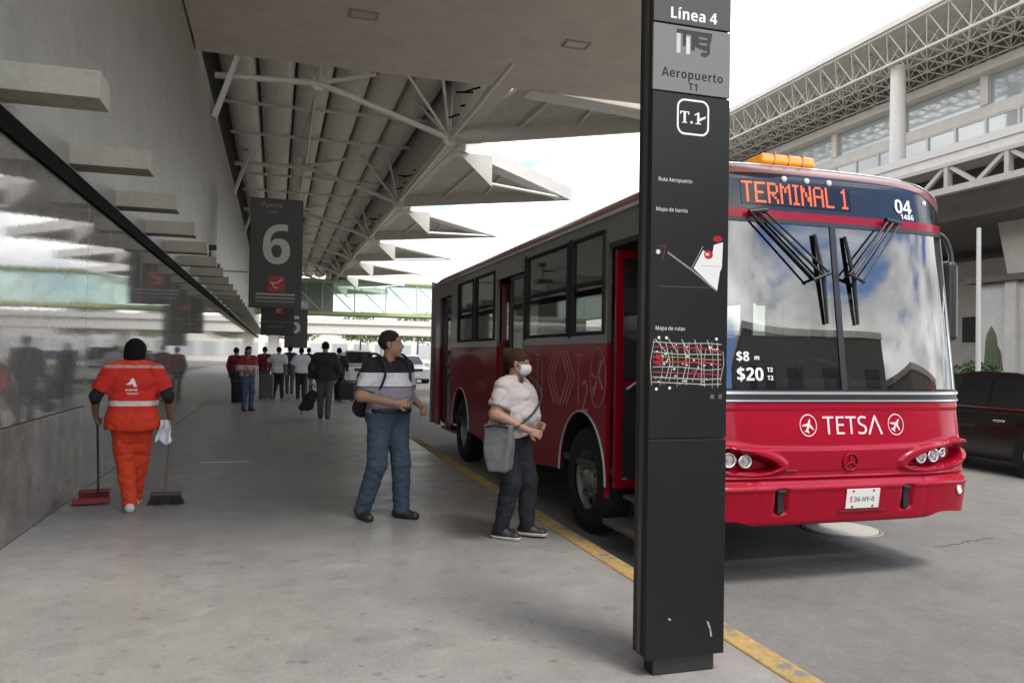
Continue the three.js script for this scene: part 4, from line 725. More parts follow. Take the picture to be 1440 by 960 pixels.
{
  const lift = part(bus, 'door_handrail', tube([-1.12, 1.38, -1.26], [-0.78, 1.62, -1.24], 0.016), M.silver);
  std('stepPlate', lin(0.22, 0.21, 0.2), 0.5, { metalness: 0.3, map: rep(tDirt, 2) });
  part(bus, 'entry_step', bx(-1.27, -0.72, 0.2, 0.25, -1.4, -0.5, 0.01), M.stepPlate); part(bus, 'entry_step', bx(-1.1, -0.72, 0.42, 0.46, -1.36, -0.52, 0.008), M.stepPlate); part(bus, 'step_riser', bx(-0.74, -0.71, 0.25, 0.62, -1.36, -0.52), M.chassis);
  for (const [a, b] of doors.slice(1)) { part(bus, 'entry_step', bx(-1.2, -0.72, 0.36, 0.4, a, b), M.stepPlate); }
  part(bus, 'door_header', bx(-1.24, -1.2, 2.62, 2.78, -1.4, -0.7), M.busBlack);
}
// side lettering: T1 chevrons T2 and plane emblem
{
  const L = [], put = (g) => { g.rotateY(-Math.PI / 2); return g.translate(-1.2525, 0, 0); };
  // drawn in (u,y): u runs rearwards->forwards along z
  const R = (pts, w = 0.022) => { for (const g of ribbon(pts, w, 0.002)) L.push(g); };
  for (let k = 0; k < 3; k++) { const a = 0.09 * k; R([[-2.72 + a - 0.03, 1.72], [-2.93 + a, 1.45], [-2.72 + a - 0.03, 1.18]]); R([[-2.55 + a, 1.72], [-2.34 + a, 1.45], [-2.55 + a, 1.18]]); }
  R([[-2.12, 1.68], [-1.98, 1.68]]); R([[-2.05, 1.68], [-2.05, 1.2]]); L.push(text('2', 0.3, fontR).scale(0.75, 1, 1).translate(-1.88, 1.29, 0));
  const c = []; for (let i = 0; i <= 28; i++) { const q = i / 28 * 6.2832; c.push([-1.585 + Math.cos(q) * 0.175, 1.47 + Math.sin(q) * 0.27]); } R(c);
  R([[-1.68, 1.32], [-1.5, 1.62]], 0.04); R([[-1.6, 1.45], [-1.72, 1.5]], 0.03); R([[-1.57, 1.5], [-1.48, 1.38]], 0.03); R([[-1.66, 1.38], [-1.71, 1.36]], 0.02);
  R([[-3.35, 1.68], [-3.2, 1.68]]); R([[-3.28, 1.68], [-3.28, 1.2]]); R([[-3.12, 1.2], [-3.12, 1.6]]);
  part(bus, 'route_lettering', L.map((g) => put(g)), M.vinylSide, 'pale chevrons, T2 and plane emblem');
}
// ---------- people: smooth-blended distance fields meshed by surface nets ----------
function surfaceNets(f, lo, hi, cell) {
  const n = [0, 1, 2].map((i) => Math.max(2, Math.ceil((hi[i] - lo[i]) / cell) + 1)), [nx, ny, nz] = n, F = new Float32Array(nx * ny * nz);
  let k = 0; for (let z = 0; z < nz; z++) for (let y = 0; y < ny; y++) for (let x = 0; x < nx; x++) F[k++] = f(lo[0] + x * cell, lo[1] + y * cell, lo[2] + z * cell);
  const id = new Int32Array(nx * ny * nz).fill(-1), pos = [], at = (x, y, z) => (z * ny + y) * nx + x, ix = [];
  const E = [[0, 1], [0, 2], [0, 4], [1, 3], [1, 5], [2, 3], [2, 6], [3, 7], [4, 5], [4, 6], [5, 7], [6, 7]], o = [0, 1, nx, nx + 1, nx * ny, nx * ny + 1, nx * ny + nx, nx * ny + nx + 1];
  for (let z = 0; z < nz - 1; z++) for (let y = 0; y < ny - 1; y++) for (let x = 0; x < nx - 1; x++) {
    const b = at(x, y, z); let m = 0; for (let i = 0; i < 8; i++) if (F[b + o[i]] < 0) m |= 1 << i; if (m === 0 || m === 255) continue;
    let sx = 0, sy = 0, sz = 0, c = 0;
    for (const [p, q] of E) if (((m >> p) & 1) !== ((m >> q) & 1)) { const a = F[b + o[p]], d = F[b + o[q]], t = a / (a - d); sx += (p & 1) + t * ((q & 1) - (p & 1)); sy += ((p >> 1) & 1) + t * (((q >> 1) & 1) - ((p >> 1) & 1)); sz += (p >> 2) + t * ((q >> 2) - (p >> 2)); c++; }
    id[b] = pos.length / 3; pos.push(lo[0] + (x + sx / c) * cell, lo[1] + (y + sy / c) * cell, lo[2] + (z + sz / c) * cell);
  }
  const quad = (a, b, c, d, fl) => { if (a < 0 || b < 0 || c < 0 || d < 0) return; if (fl) ix.push(a, b, c, a, c, d); else ix.push(a, c, b, a, d, c); };
  for (let z = 1; z < nz - 1; z++) for (let y = 1; y < ny - 1; y++) for (let x = 1; x < nx - 1; x++) {
    const s = F[at(x, y, z)] < 0;
    if (s !== F[at(x + 1, y, z)] < 0) quad(id[at(x, y - 1, z - 1)], id[at(x, y, z - 1)], id[at(x, y, z)], id[at(x, y - 1, z)], s);
    if (s !== F[at(x, y + 1, z)] < 0) quad(id[at(x - 1, y, z - 1)], id[at(x - 1, y, z)], id[at(x, y, z)], id[at(x, y, z - 1)], s);
    if (s !== F[at(x, y, z + 1)] < 0) quad(id[at(x - 1, y - 1, z)], id[at(x, y - 1, z)], id[at(x, y, z)], id[at(x - 1, y, z)], s);
  }
  const g = new THREE.BufferGeometry(); g.setAttribute('position', new THREE.Float32BufferAttribute(pos, 3)); g.setIndex(ix); g.computeVertexNormals();
  const uv = new Float32Array(pos.length / 3 * 2), nr = g.attributes.normal; for (let i = 0; i < pos.length / 3; i++) { const a = Math.abs(nr.getX(i)) > Math.abs(nr.getZ(i)); uv[2 * i] = a ? pos[3 * i + 2] + 0.37 : pos[3 * i]; uv[2 * i + 1] = pos[3 * i + 1]; }
  g.setAttribute('uv', new THREE.BufferAttribute(uv, 2)); return g;
}
// a primitive is a tapered capsule [ax,ay,az, bx,by,bz, ra, rb] or ellipsoid {c,r}
function cap(a, b, ra, rb = ra) { return { a, b, ra, rb, d: [b[0] - a[0], b[1] - a[1], b[2] - a[2]], l2: Math.max(1e-9, (b[0] - a[0]) ** 2 + (b[1] - a[1]) ** 2 + (b[2] - a[2]) ** 2) }; }
const ell = (c, r, ax) => ({ c, r });
function dist(p, x, y, z) {
  if (p.c) { const ux = (x - p.c[0]) / p.r[0], uy = (y - p.c[1]) / p.r[1], uz = (z - p.c[2]) / p.r[2], k = Math.hypot(ux, uy, uz), k2 = Math.hypot(ux / p.r[0], uy / p.r[1], uz / p.r[2]); return k2 < 1e-9 ? -Math.min(...p.r) : k * (k - 1) / k2; }
  const px = x - p.a[0], py = y - p.a[1], pz = z - p.a[2]; let t = (px * p.d[0] + py * p.d[1] + pz * p.d[2]) / p.l2; t = t < 0 ? 0 : t > 1 ? 1 : t;
  return Math.hypot(px - t * p.d[0], py - t * p.d[1], pz - t * p.d[2]) - (p.ra + (p.rb - p.ra) * t);
}
function blend(prims, k) { return (x, y, z) => { let d = 1e3; for (const p of prims) { const e = dist(p, x, y, z), h = Math.max(0, k - Math.abs(d - e)); d = Math.min(d, e) - h * h / (4 * k); } return d; }; }
function boundsOf(prims, m) { const lo = [9, 9, 9], hi = [-9, -9, -9]; for (const p of prims) for (const [c, r] of p.c ? [[p.c, p.r]] : [[p.a, [p.ra, p.ra, p.ra]], [p.b, [p.rb, p.rb, p.rb]]]) for (let i = 0; i < 3; i++) { lo[i] = Math.min(lo[i], c[i] - r[i] - m); hi[i] = Math.max(hi[i], c[i] + r[i] + m); } return [lo, hi]; }
const sub3 = (a, b) => [a[0] - b[0], a[1] - b[1], a[2] - b[2]], mix3 = (a, b, t) => [lerp(a[0], b[0], t), lerp(a[1], b[1], t), lerp(a[2], b[2], t)], nrm3 = (a) => { const l = Math.hypot(...a) || 1; return a.map((v) => v / l); };
function handPrims(w, dir, palm, left, curl, s) {
  const d = V(...nrm3(dir)), n = V(...palm).addScaledVector(d, -V(...palm).dot(d)).normalize(), side = new THREE.Vector3().crossVectors(d, n).multiplyScalar(left ? 1 : -1), o = V(...w), out = [];
  const P = (a, b, c) => o.clone().addScaledVector(d, a * s).addScaledVector(side, b * s).addScaledVector(n, c * s);
  const A = (p) => [p.x, p.y, p.z];
  for (const b of [-0.026, -0.009, 0.009, 0.026]) out.push(cap(A(P(-0.01, b * 0.6, 0)), A(P(0.08, b, 0)), 0.015 * s, 0.012 * s));
  [[-0.028, 0.062], [-0.009, 0.07], [0.010, 0.075], [0.029, 0.066]].forEach(([b, L]) => {
    let p = P(0.082, b, 0), a = curl * 0.5; for (let i = 0; i < 3; i++) { const l = L * [0.45, 0.32, 0.25][i] * s, q = p.clone().addScaledVector(d, Math.cos(a) * l).addScaledVector(n, Math.sin(a) * l); out.push(cap(A(p), A(q), 0.0092 * s, 0.0082 * s)); p = q; a += curl; }
  });
  let p = P(0.02, 0.03, 0.004), q = P(0.05, 0.056, 0.016), r = P(0.08, 0.06, 0.03); out.push(cap(A(p), A(q), 0.013 * s, 0.011 * s), cap(A(q), A(r), 0.011 * s, 0.009 * s)); return out;
}
phy('hairBlack', lin(0.006, 0.005, 0.0045), 0.85, { specularIntensity: 0.35 }); phy('hairBrown', lin(0.045, 0.016, 0.009), 0.75, { specularIntensity: 0.5 }); phy('hairGrey', lin(0.028, 0.02, 0.016), 0.9, { specularIntensity: 0.4, bumpMap: rep(tGrain, 4), bumpScale: 0.004 });
const skin = (name, c) => phy(name, c, 0.55, { sheen: 0.2 });
skin('skinTan', lin(0.30, 0.165, 0.10)); skin('skinWarm', lin(0.36, 0.2, 0.135)); skin('skinDark', lin(0.2, 0.11, 0.07)); std('eyeWhite', lin(0.3, 0.27, 0.24), 0.4); std('iris', lin(0.02, 0.012, 0.008), 0.2); std('lip', lin(0.25, 0.09, 0.07), 0.5);
function fabric(name, c, o = {}) { return std(name, c, 0.92, { bumpMap: rep(tFab, 6), bumpScale: 0.0015, ...o }); }
const wrinkle = (amp, s) => (x, y, z) => amp * (0.8 * noise.noise(x * 6 + s, y * 5, z * 6) - 1.3 * Math.max(0, 1 - 5 * Math.abs(noise.noise(x * 5 + y * 5 + s, y * 4 - x * 3, z * 5 + s))) - 0.8 * Math.max(0, 1 - 5 * Math.abs(noise.noise(x * 9 - y * 6, y * 8 + s + 5, z * 9 + y * 4))));
function person(o) {
  const s = (o.H ?? 1.72) / 1.72, b = o.build ?? 1, belly = o.belly ?? 0, cell = o.cell ?? 0.012, fem = o.fem ?? 0;
  const t = thing('person', o.label, 'person', [o.at[0], o.at[2] ?? 0, o.at[1]], o.yaw ?? 0, o.group);
  const S = (a) => a.map((v) => v * s), J = { shL: [0.178, 1.372, -0.01], shR: [-0.178, 1.372, -0.01], elL: [0.23, 1.13, -0.03], elR: [-0.23, 1.13, -0.03], wrL: [0.24, 0.88, 0.06], wrR: [-0.24, 0.88, 0.06], hpL: [0.09, 0.92, 0], hpR: [-0.09, 0.92, 0], knL: [0.095, 0.5, 0.03], knR: [-0.095, 0.5, 0.03], anL: [0.095, 0.085, 0], anR: [-0.095, 0.085, 0], lean: 0, ftL: 0.15, ftR: -0.15, palmL: [-1, 0, 0], palmR: [1, 0, 0], curl: 0.45, ...(o.pose ?? {}) };
  const ln = (p) => [p[0], p[1], p[2] + J.lean * Math.max(0, p[1] - 0.95)];
  const A = (k) => S(J[k]), torso = [
    cap(S(ln([-0.085, 1.275, 0])), S(ln([0.085, 1.275, 0])), 0.112 * b * s), cap(S(ln([0.03, 1.44, -0.015])), S(ln([0.16, 1.39, -0.012])), 0.048 * s), cap(S(ln([-0.03, 1.44, -0.015])), S(ln([-0.16, 1.39, -0.012])), 0.048 * s), cap(S(ln([-0.075, 1.1, 0.01])), S(ln([0.075, 1.1, 0.01])), (0.11 + belly * 0.3) * b * s), cap(S([-0.075, 0.94, -0.01]), S([0.075, 0.94, -0.01]), 0.118 * b * s)];
  if (belly) torso.push(ell(S(ln([0, 1.12, 0.05])), S([0.17 * b, 0.17, 0.13 + belly])));
  if (fem) torso.push(ell(S(ln([0.075, 1.27, 0.09])), S([0.085, 0.085, 0.08 * fem])), ell(S(ln([-0.075, 1.27, 0.09])), S([0.085, 0.085, 0.08 * fem])));
  const arm = (x) => [cap(A('sh' + x), A('el' + x), 0.056 * b * s, 0.043 * b * s), cap(A('el' + x), A('wr' + x), 0.043 * b * s, 0.028 * s)];
  const leg = (x) => [cap(A('hp' + x), A('kn' + x), 0.088 * b * s, 0.06 * b * s), cap(A('kn' + x), mix3(A('kn' + x), A('an' + x), 0.35), 0.058 * s, 0.058 * b * s), cap(mix3(A('kn' + x), A('an' + x), 0.35), A('an' + x), 0.058 * b * s, 0.038 * s)];
  const foot = (x) => { const a = A('an' + x), q = J['ft' + x], pt = J['pt' + x] ?? 0, f = [Math.sin(q), 0, Math.cos(q)]; return [cap([a[0] - f[0] * 0.045 * s, a[1] - 0.042 * s + pt * 0.3, a[2] - f[2] * 0.045 * s], [a[0] + f[0] * 0.15 * s, a[1] - 0.055 * s - pt, a[2] + f[2] * 0.15 * s], 0.038 * s, 0.03 * s), cap(a, [a[0] + f[0] * 0.06 * s, a[1] - 0.045 * s - pt * 0.3, a[2] + f[2] * 0.06 * s], 0.036 * s, 0.036 * s)]; };
  const neckB = S(ln([0, 1.42, -0.01])), hc = V(...S(ln([0, 1.595 - (o.drop ?? 0.012), 0.025 + (o.fwd ?? 0)])));
  const thin = (l, d) => l.map((p) => p.c ? { c: p.c, r: p.r.map((v) => v - d) } : { ...p, ra: p.ra - d, rb: p.rb - d });
  const body = [...thin(torso, 0.018 * s), cap(neckB, [hc.x, hc.y - 0.06 * s, hc.z - 0.02 * s], 0.058 * s, 0.05 * s), ...arm('L'), ...arm('R'), ...thin(leg('L'), 0.014 * s), ...thin(leg('R'), 0.014 * s), ...foot('L'), ...foot('R')];
  const geos = [], bb = boundsOf(body, 2 * cell); geos.push(surfaceNets(blend(body, 0.035 * s), bb[0], bb[1], cell));
  // head in its own finer grid
  const hp = o.headPitch ?? 0, q = new THREE.Quaternion().setFromEuler(new THREE.Euler(hp, o.headYaw ?? 0, o.headTilt ?? 0, 'YXZ')), qi = q.clone().invert(), hcell = o.headCell ?? 0.006;
  const head = blend([ell([0, 0.032, -0.012], [0.076, 0.09, 0.096]), ell([0, -0.035, 0.018], [0.063, 0.082, 0.074]), cap([0, 0.012, 0.083], [0, -0.024, 0.103], 0.008, 0.012), cap([-0.012, -0.03, 0.092], [0.012, -0.03, 0.092], 0.009), cap([-0.018, -0.057, 0.083], [0.018, -0.057, 0.083], 0.007), cap([-0.045, 0.03, 0.07], [0.045, 0.03, 0.07], 0.012), ell([0, -0.098, 0.055], [0.03, 0.022, 0.028]), cap([0, -0.06, -0.02], [0, -0.14, -0.03], 0.05, 0.05)], 0.02);
  const ears = blend([ell([0.078, -0.005, -0.012], [0.012, 0.033, 0.021]), ell([-0.078, -0.005, -0.012], [0.012, 0.033, 0.021])], 0.004), eyes = [[0.032, 0.008, 0.086], [-0.032, 0.008, 0.086]];
  const hf = (x, y, z) => { let d = Math.min(head(x, y, z), ears(x, y, z)); for (const e of eyes) d = Math.max(d, -(Math.hypot(x - e[0], y - e[1], z - e[2] - 0.006) - 0.017)); return d; };
  const toBody = (g) => { g.scale(s, s, s); g.applyQuaternion(q); return g.translate(hc.x, hc.y, hc.z); };
  geos.push(toBody(surfaceNets(hf, [-0.11, -0.16, -0.13], [0.11, 0.14, 0.14], hcell)));
  for (const x of ['L', 'R']) if (!o['noHand' + x]) { const w = A('wr' + x), dir = J['dir' + x] ?? sub3(w, A('el' + x)), hpz = handPrims(w, dir, J['palm' + x], x === 'L', J['curl' + x] ?? J.curl, s), hb = boundsOf(hpz, 0.012); geos.push(surfaceNets(blend(hpz, 0.008), hb[0], hb[1], o.handCell ?? 0.0045)); }
  part(t, 'body', merge(geos), M[o.skin ?? 'skinTan']);
  if (!o.far) for (const e of eyes) { const w = part(t, 'eye', toBody(new THREE.SphereGeometry(0.0125, 12, 8).translate(e[0] * 0.95, e[1], e[2] - 0.009)), M.eyeWhite); part(w, 'iris', toBody(new THREE.SphereGeometry(0.0075, 10, 6).translate(e[0] * 0.95, e[1], e[2] - 0.002)), M.iris); }
  // hair
  if (o.hair) {
    const L = o.hairLen ?? 0, hn = (x, y, z) => 0.008 * noise.noise(x * 75, y * 75, z * 75) + 0.006 * noise.noise(x * 25, y * 25, z * 25), prims = [ell([0, 0.035, -0.016], [0.0825, 0.0965, 0.102])]; if (L) prims.push(ell([0, -0.03 - L * 0.3, -0.06], [0.082, 0.09 + L, 0.06])); if (o.bun) prims.push(ell([0, 0.07, -0.12], [0.05, 0.05, 0.05]));
    const hb2 = blend(prims, 0.02), recede = o.recede ?? 0;
    const fn = (x, y, z) => { const d = hb2(x, y, z) - hn(x, y, z) - (o.hairThick ?? 0); const face = (z * 0.86 - y * 0.5) - (0.048 - recede) , low = -0.035 - L * 2 - (z < -0.03 ? 0.045 : 0) - y, side = z > 0.015 && y < 0.02 ? 0.02 : -1; return Math.max(d, face, low, side * 0.5); };
    part(t, 'hair', toBody(surfaceNets(fn, [-0.13, -0.16 - L * 1.5, -0.2], [0.13, 0.17, 0.13], Math.max(hcell, 0.006))), M[o.hair]);
  }
  if (o.extraHead) o.extraHead(t, toBody);
  // clothes
  const infl = (list, d) => list.map((p) => p.c ? { c: p.c, r: p.r.map((v) => v + d) } : { ...p, ra: p.ra + d, rb: p.rb + d });
  const c = o.top, cc = o.clothCell ?? cell;
  {
    const d = (c.loose ?? 0.018), sl = c.sleeve ?? 0.75, pr = infl(torso, d), cuts = [];
    if (c.skirt) pr.push(cap(S([-0.08, c.hem + 0.06, -0.01]), S([0.08, c.hem + 0.06, -0.01]), (0.13 + c.skirt) * b * s));
    for (const x of ['L', 'R']) { const a = A('sh' + x), e = A('el' + x), w = A('wr' + x), uA = sl <= 1 ? mix3(a, e, sl) : e; pr.push(cap(a, uA, 0.056 * b * s + d * 1.1, lerp(0.056, 0.043, Math.min(1, sl)) * b * s + d * 1.35)); if (sl > 1) pr.push(cap(e, mix3(e, w, sl - 1), 0.043 * b * s + d, 0.034 * s + d)); const dir = nrm3(sl <= 1 ? sub3(e, a) : sub3(w, e)), at = sl <= 1 ? uA : mix3(e, w, sl - 1); cuts.push([at, dir]); }
    const f = blend(pr, 0.04 * s), wr = wrinkle((c.wr ?? 0.006), o.at[0] * 7), hem = c.hem * s, neck = (c.neck ?? 1.475) * s, bbx = boundsOf(pr, 2 * cc), neckR = (c.neckR ?? 0.066) * s, nc = S(ln([0, 1.47, 0.0]));
    const fn = (x, y, z) => { let v = f(x, y, z) - wr(x, y, z) * 1; v = Math.max(v, hem + 0.012 * Math.sin(x * 13 + z * 9) - y, y - neck); for (const [p, n] of cuts) { const dx = x - p[0], dy = y - p[1], dz = z - p[2]; const al = dx * n[0] + dy * n[1] + dz * n[2]; if (al > -0.04 && Math.hypot(dx - al * n[0], dy - al * n[1], dz - al * n[2]) < 0.11) v = Math.max(v, al); } const nk = neckR - Math.hypot(x - nc[0], (z - nc[2])); if (y > 1.38 * s) v = Math.max(v, Math.min(nk, 0.03 + (y - 1.38 * s) * 0)); return v; };
    const g = surfaceNets(fn, bbx[0], bbx[1], cc); t.userData.top = undefined; delete t.userData.top;
    part(t, c.name ?? 'shirt', g, M[c.mat]); o.topField = fn;
  }
  if (o.under) for (const x of ['L', 'R']) { const d = 0.008, pr = []; pr.push(...infl([cap(mix3(A('sh' + x), A('el' + x), 0.5), A('el' + x), 0.05 * b * s, 0.043 * b * s), cap(A('el' + x), mix3(A('el' + x), A('wr' + x), o.under.len ?? 0.5), 0.043 * b * s, 0.036 * s)], d)); const bz = boundsOf(pr, 2 * cc); part(t, 'undershirt_sleeve', surfaceNets(blend(pr, 0.02), bz[0], bz[1], cc), M[o.under.mat]); }
  {
    const k = o.bottom, d = k.loose ?? 0.014, pr = [...infl([torso[4]], 0.014), ...(belly ? [ell(S([0, 0.99, 0.035]), S([0.165 * b, 0.12, 0.115 + belly]))] : [])];
    for (const x of ['L', 'R']) { const h = A('hp' + x), kn = A('kn' + x), an = A('an' + x); pr.push(cap(h, kn, 0.09 * b * s + d, 0.062 * b * s + d), cap(kn, [an[0], an[1] - 0.0 * s, an[2]], 0.062 * b * s + d, (k.cuff ?? 0.052) * s + d)); }
    const f = blend(pr, 0.03 * s), wr = wrinkle(k.wr ?? 0.006, 3.3 + o.at[1]), bbx = boundsOf(pr, 2 * cc), w = (k.waist ?? 1.0) * s, lowY = Math.min(J.anL[1], J.anR[1]) * s;
    const fn = (x, y, z) => { let v = f(x, y, z) - wr(x, y * 1.6, z); v = Math.max(v, y - w); for (const q of ['L', 'R']) { const a = A('an' + q); if (Math.hypot(x - a[0], z - a[2]) < 0.13 && y < a[1] + 0.12) v = Math.max(v, a[1] - 0.045 * s - y); } return v; };
    part(t, k.name ?? 'trousers', surfaceNets(fn, bbx[0], bbx[1], cc), M[k.mat]);
    if (k.belt) { const bl = blend(infl([torso[4], torso[3], ...(belly ? [ell(S([0, 1.0, 0.035]), S([0.165 * b, 0.12, 0.115 + belly]))] : [])], 0.014), 0.04); part(t, 'belt', surfaceNets((x, y, z) => Math.max(bl(x, y, z), Math.abs(y - w + 0.015) - 0.022), [-0.3, w - 0.07, -0.3], [0.3, w + 0.05, 0.35], 0.009), M.black); }
  }
  for (const x of ['L', 'R']) { const pr = infl(foot(x), 0.011 * s), bz = boundsOf(pr, 0.03), lo = A('an' + x)[1] - 0.082 * s; const f = blend(pr, 0.02), pt = J['pt' + x] ?? 0; const sh = part(t, 'shoe', surfaceNets((px, y, z) => Math.max(f(px, y, z), pt ? -1 : lo - y), bz[0], bz[1], o.far ? 0.012 : 0.008), M[o.shoes]); if (o.sole && !pt) part(sh, 'sole', surfaceNets((px, y, z) => Math.max(f(px, y, z) - 0.006, Math.abs(y - lo - 0.012) - 0.013), bz[0].map((v) => v - 0.01), bz[1].map((v) => v + 0.01), 0.007), M[o.sole]); }
  return t;
}
// a printed patch laid onto a clothing field, rays along local z
function conform(fn, x0, x1, y0, y1, from, dir, nu, nv, off) {
  return slab((u, v) => { const x = lerp(x0, x1, u), y = lerp(y0, y1, v); let z = from; for (let i = 0; i < 80; i++) { const d = fn(x, y, z); if (d < 0.0015) break; z += dir * Math.max(0.002, d * 0.6); } return V(x, y, z - dir * off); }, nu, nv, 0);
}
const stripes = (list, x0 = 0, x1 = 1.8) => { const t = canvas(8, 1024, (c, w, h) => { for (const [a, b, col] of list) { c.fillStyle = col; const ya = h - (b / x1) * h, yb = h - (a / x1) * h; c.fillRect(0, ya, w, yb - ya + 1); } }); t.wrapS = THREE.RepeatWrapping; t.repeat.set(1, 1 / x1); return t; };
// --- cleaner in orange, seen from behind ---
{
  const H = 1.63;
  fabric('orangeTop', 0xffffff, { map: stripes([[0, 1.8, '#c22a1c'], [0, 0.93, '#c8361a'], [0.985, 1.03, '#cfc4bb'], [1.335, 1.362, '#b98d80'], [1.362, 1.8, '#cc3d22']]) });
  fabric('orangeTrousers', lin(0.56, 0.045, 0.01)); fabric('sleeveTrim', lin(0.5, 0.42, 0.35)); fabric('blackKnit', lin(0.012, 0.012, 0.013)); std('whiteShoe', lin(0.5, 0.48, 0.44), 0.7);
  const o = { H, at: [-1.27, -8.05], yaw: Math.PI + 0.05, build: 1.13, belly: 0.03, fem: 0, skin: 'skinDark', hair: 'hairBlack', hairThick: 0.016, hairLen: 0.012, headPitch: 0.3, drop: 0.045, fwd: 0.03, cell: 0.013, label: 'person in orange uniform seen from behind, holding a broom and dustpan',
    pose: { lean: 0.06, elL: [0.33, 1.13, -0.02], wrL: [0.35, 0.93, 0.13], elR: [-0.32, 1.14, -0.03], wrR: [-0.33, 0.905, 0.13], shL: [0.195, 1.365, -0.01], shR: [-0.195, 1.365, -0.01], hpL: [0.09, 0.92, 0], hpR: [-0.09, 0.92, 0], knL: [0.065, 0.5, 0.04], anL: [0.0, 0.085, -0.06], knR: [-0.06, 0.5, 0.13], anR: [-0.01, 0.085, 0.26], ftL: 0.1, ftR: -0.1, curl: 1.15, dirL: [0.0, -0.6, 0.8], dirR: [0, -0.6, 0.8] },
    top: { name: 'tunic', mat: 'orangeTop', sleeve: 0.78, hem: 0.8, loose: 0.026, skirt: 0.03, wr: 0.008, neckR: 0.06, neck: 1.49 }, under: { mat: 'blackKnit', len: 0.25 }, bottom: { mat: 'orangeTrousers', loose: 0.022, cuff: 0.05, wr: 0.009 }, shoes: 'whiteShoe' };
  const t = person(o), sc = H / 1.72;
  const pr = canvas(256, 256, (c) => { c.clearRect(0, 0, 256, 256); c.fillStyle = '#e8dcd6'; c.beginPath(); c.moveTo(120, 20); c.lineTo(150, 20); c.lineTo(190, 130); c.lineTo(150, 130); c.quadraticCurveTo(140, 80, 110, 100); c.quadraticCurveTo(70, 110, 50, 90); c.quadraticCurveTo(90, 90, 120, 20); c.fill(); for (const [q, w] of [[52, 24], [84, 14], [104, 30], [140, 20], [166, 26]]) c.fillRect(q, 160, w, 20); c.globalAlpha = 0.75; c.fillRect(60, 206, 150, 8); c.fillRect(70, 222, 130, 7); });
  M.backPrint = Object.assign(new THREE.MeshStandardMaterial({ map: pr, transparent: true, roughness: 0.9 }), { name: 'backPrint' });
  const bp = conform(o.topField, 0.09, -0.09, 1.13 * sc, 1.32 * sc, -0.5, 1, 14, 14, 0.004); part(t, 'back_print', bp, M.backPrint, 'white emblem printed on the back');
  for (const x of ['L', 'R']) { }
  // broom in the right hand, dustpan in the left
  const bX = -0.995, bZ = -8.29;
  std('poleWood', lin(0.16, 0.11, 0.075), 0.7); std('bristle', lin(0.05, 0.035, 0.03), 0.95, { map: rep(tFab, 8) }); std('panRed', lin(0.2, 0.006, 0.015), 0.45); std('metalDark', lin(0.05, 0.04, 0.035), 0.5);
  const b = thing('broom', 'broom with brown pole standing by the right side of the orange uniform', 'broom', [bX, 0, bZ]);
  part(b, 'pole', tube([-0.01, 0.11, 0], [0.07, 1.22, 0.03], 0.0125, 10), M.poleWood);
  part(b, 'head', bx(-0.14, 0.14, 0.085, 0.125, -0.03, 0.03, 0.01), M.metalDark);
  const br = []; for (let i = 0; i < 60; i++) { const u = rnd() * 2 - 1, w = rnd() * 2 - 1; br.push(tube([u * 0.13, 0.09, w * 0.024], [u * 0.17, 0.004, w * 0.04 + 0.01], 0.006, 4, 0.004)); } br.push(ext(shapeOf([[-0.135, 0.09], [0.135, 0.09], [0.165, 0.01], [-0.165, 0.01]]), 0.05).translate(0, 0, -0.025)); part(b, 'bristles', br, M.bristle);
  const d = thing('dustpan', 'dark red long-handled dustpan on the left of the orange uniform', 'dustpan', [-1.68, 0.02, -8.5], 0.15);
  part(d, 'handle', tube([0.05, 0.06, 0.0], [0.035, 0.86, 0.29], 0.011, 8), M.metalDark);
  part(d, 'pan', [bx(-0.17, 0.15, 0, 0.012, -0.12, 0.12), bx(-0.13, 0.15, 0, 0.1, -0.125, -0.115), bx(0.14, 0.155, 0.0, 0.09, -0.12, 0.12), bx(-0.17, 0.15, 0.0, 0.05, 0.115, 0.125), bx(-0.1, 0.15, 0.085, 0.095, -0.12, 0.0)], M.panRed);
  fabric('rag', lin(0.6, 0.6, 0.6));
  const rag = slab((u, v) => V((u - 0.5) * 0.12 * (0.6 + 0.6 * v) + 0.012 * Math.sin(v * 6), -v * 0.21 + 0.025 * Math.sin(u * 7) * v, 0.016 * Math.sin(u * 13 + v * 3) + 0.01 * Math.sin(v * 8)), 24, 20, 0.004); rag.translate(-0.985, 0.85, -7.98);
  one('cleaning_cloth', 'white cloth hanging at the hip of the orange uniform', 'cloth', rag, M.rag);
}
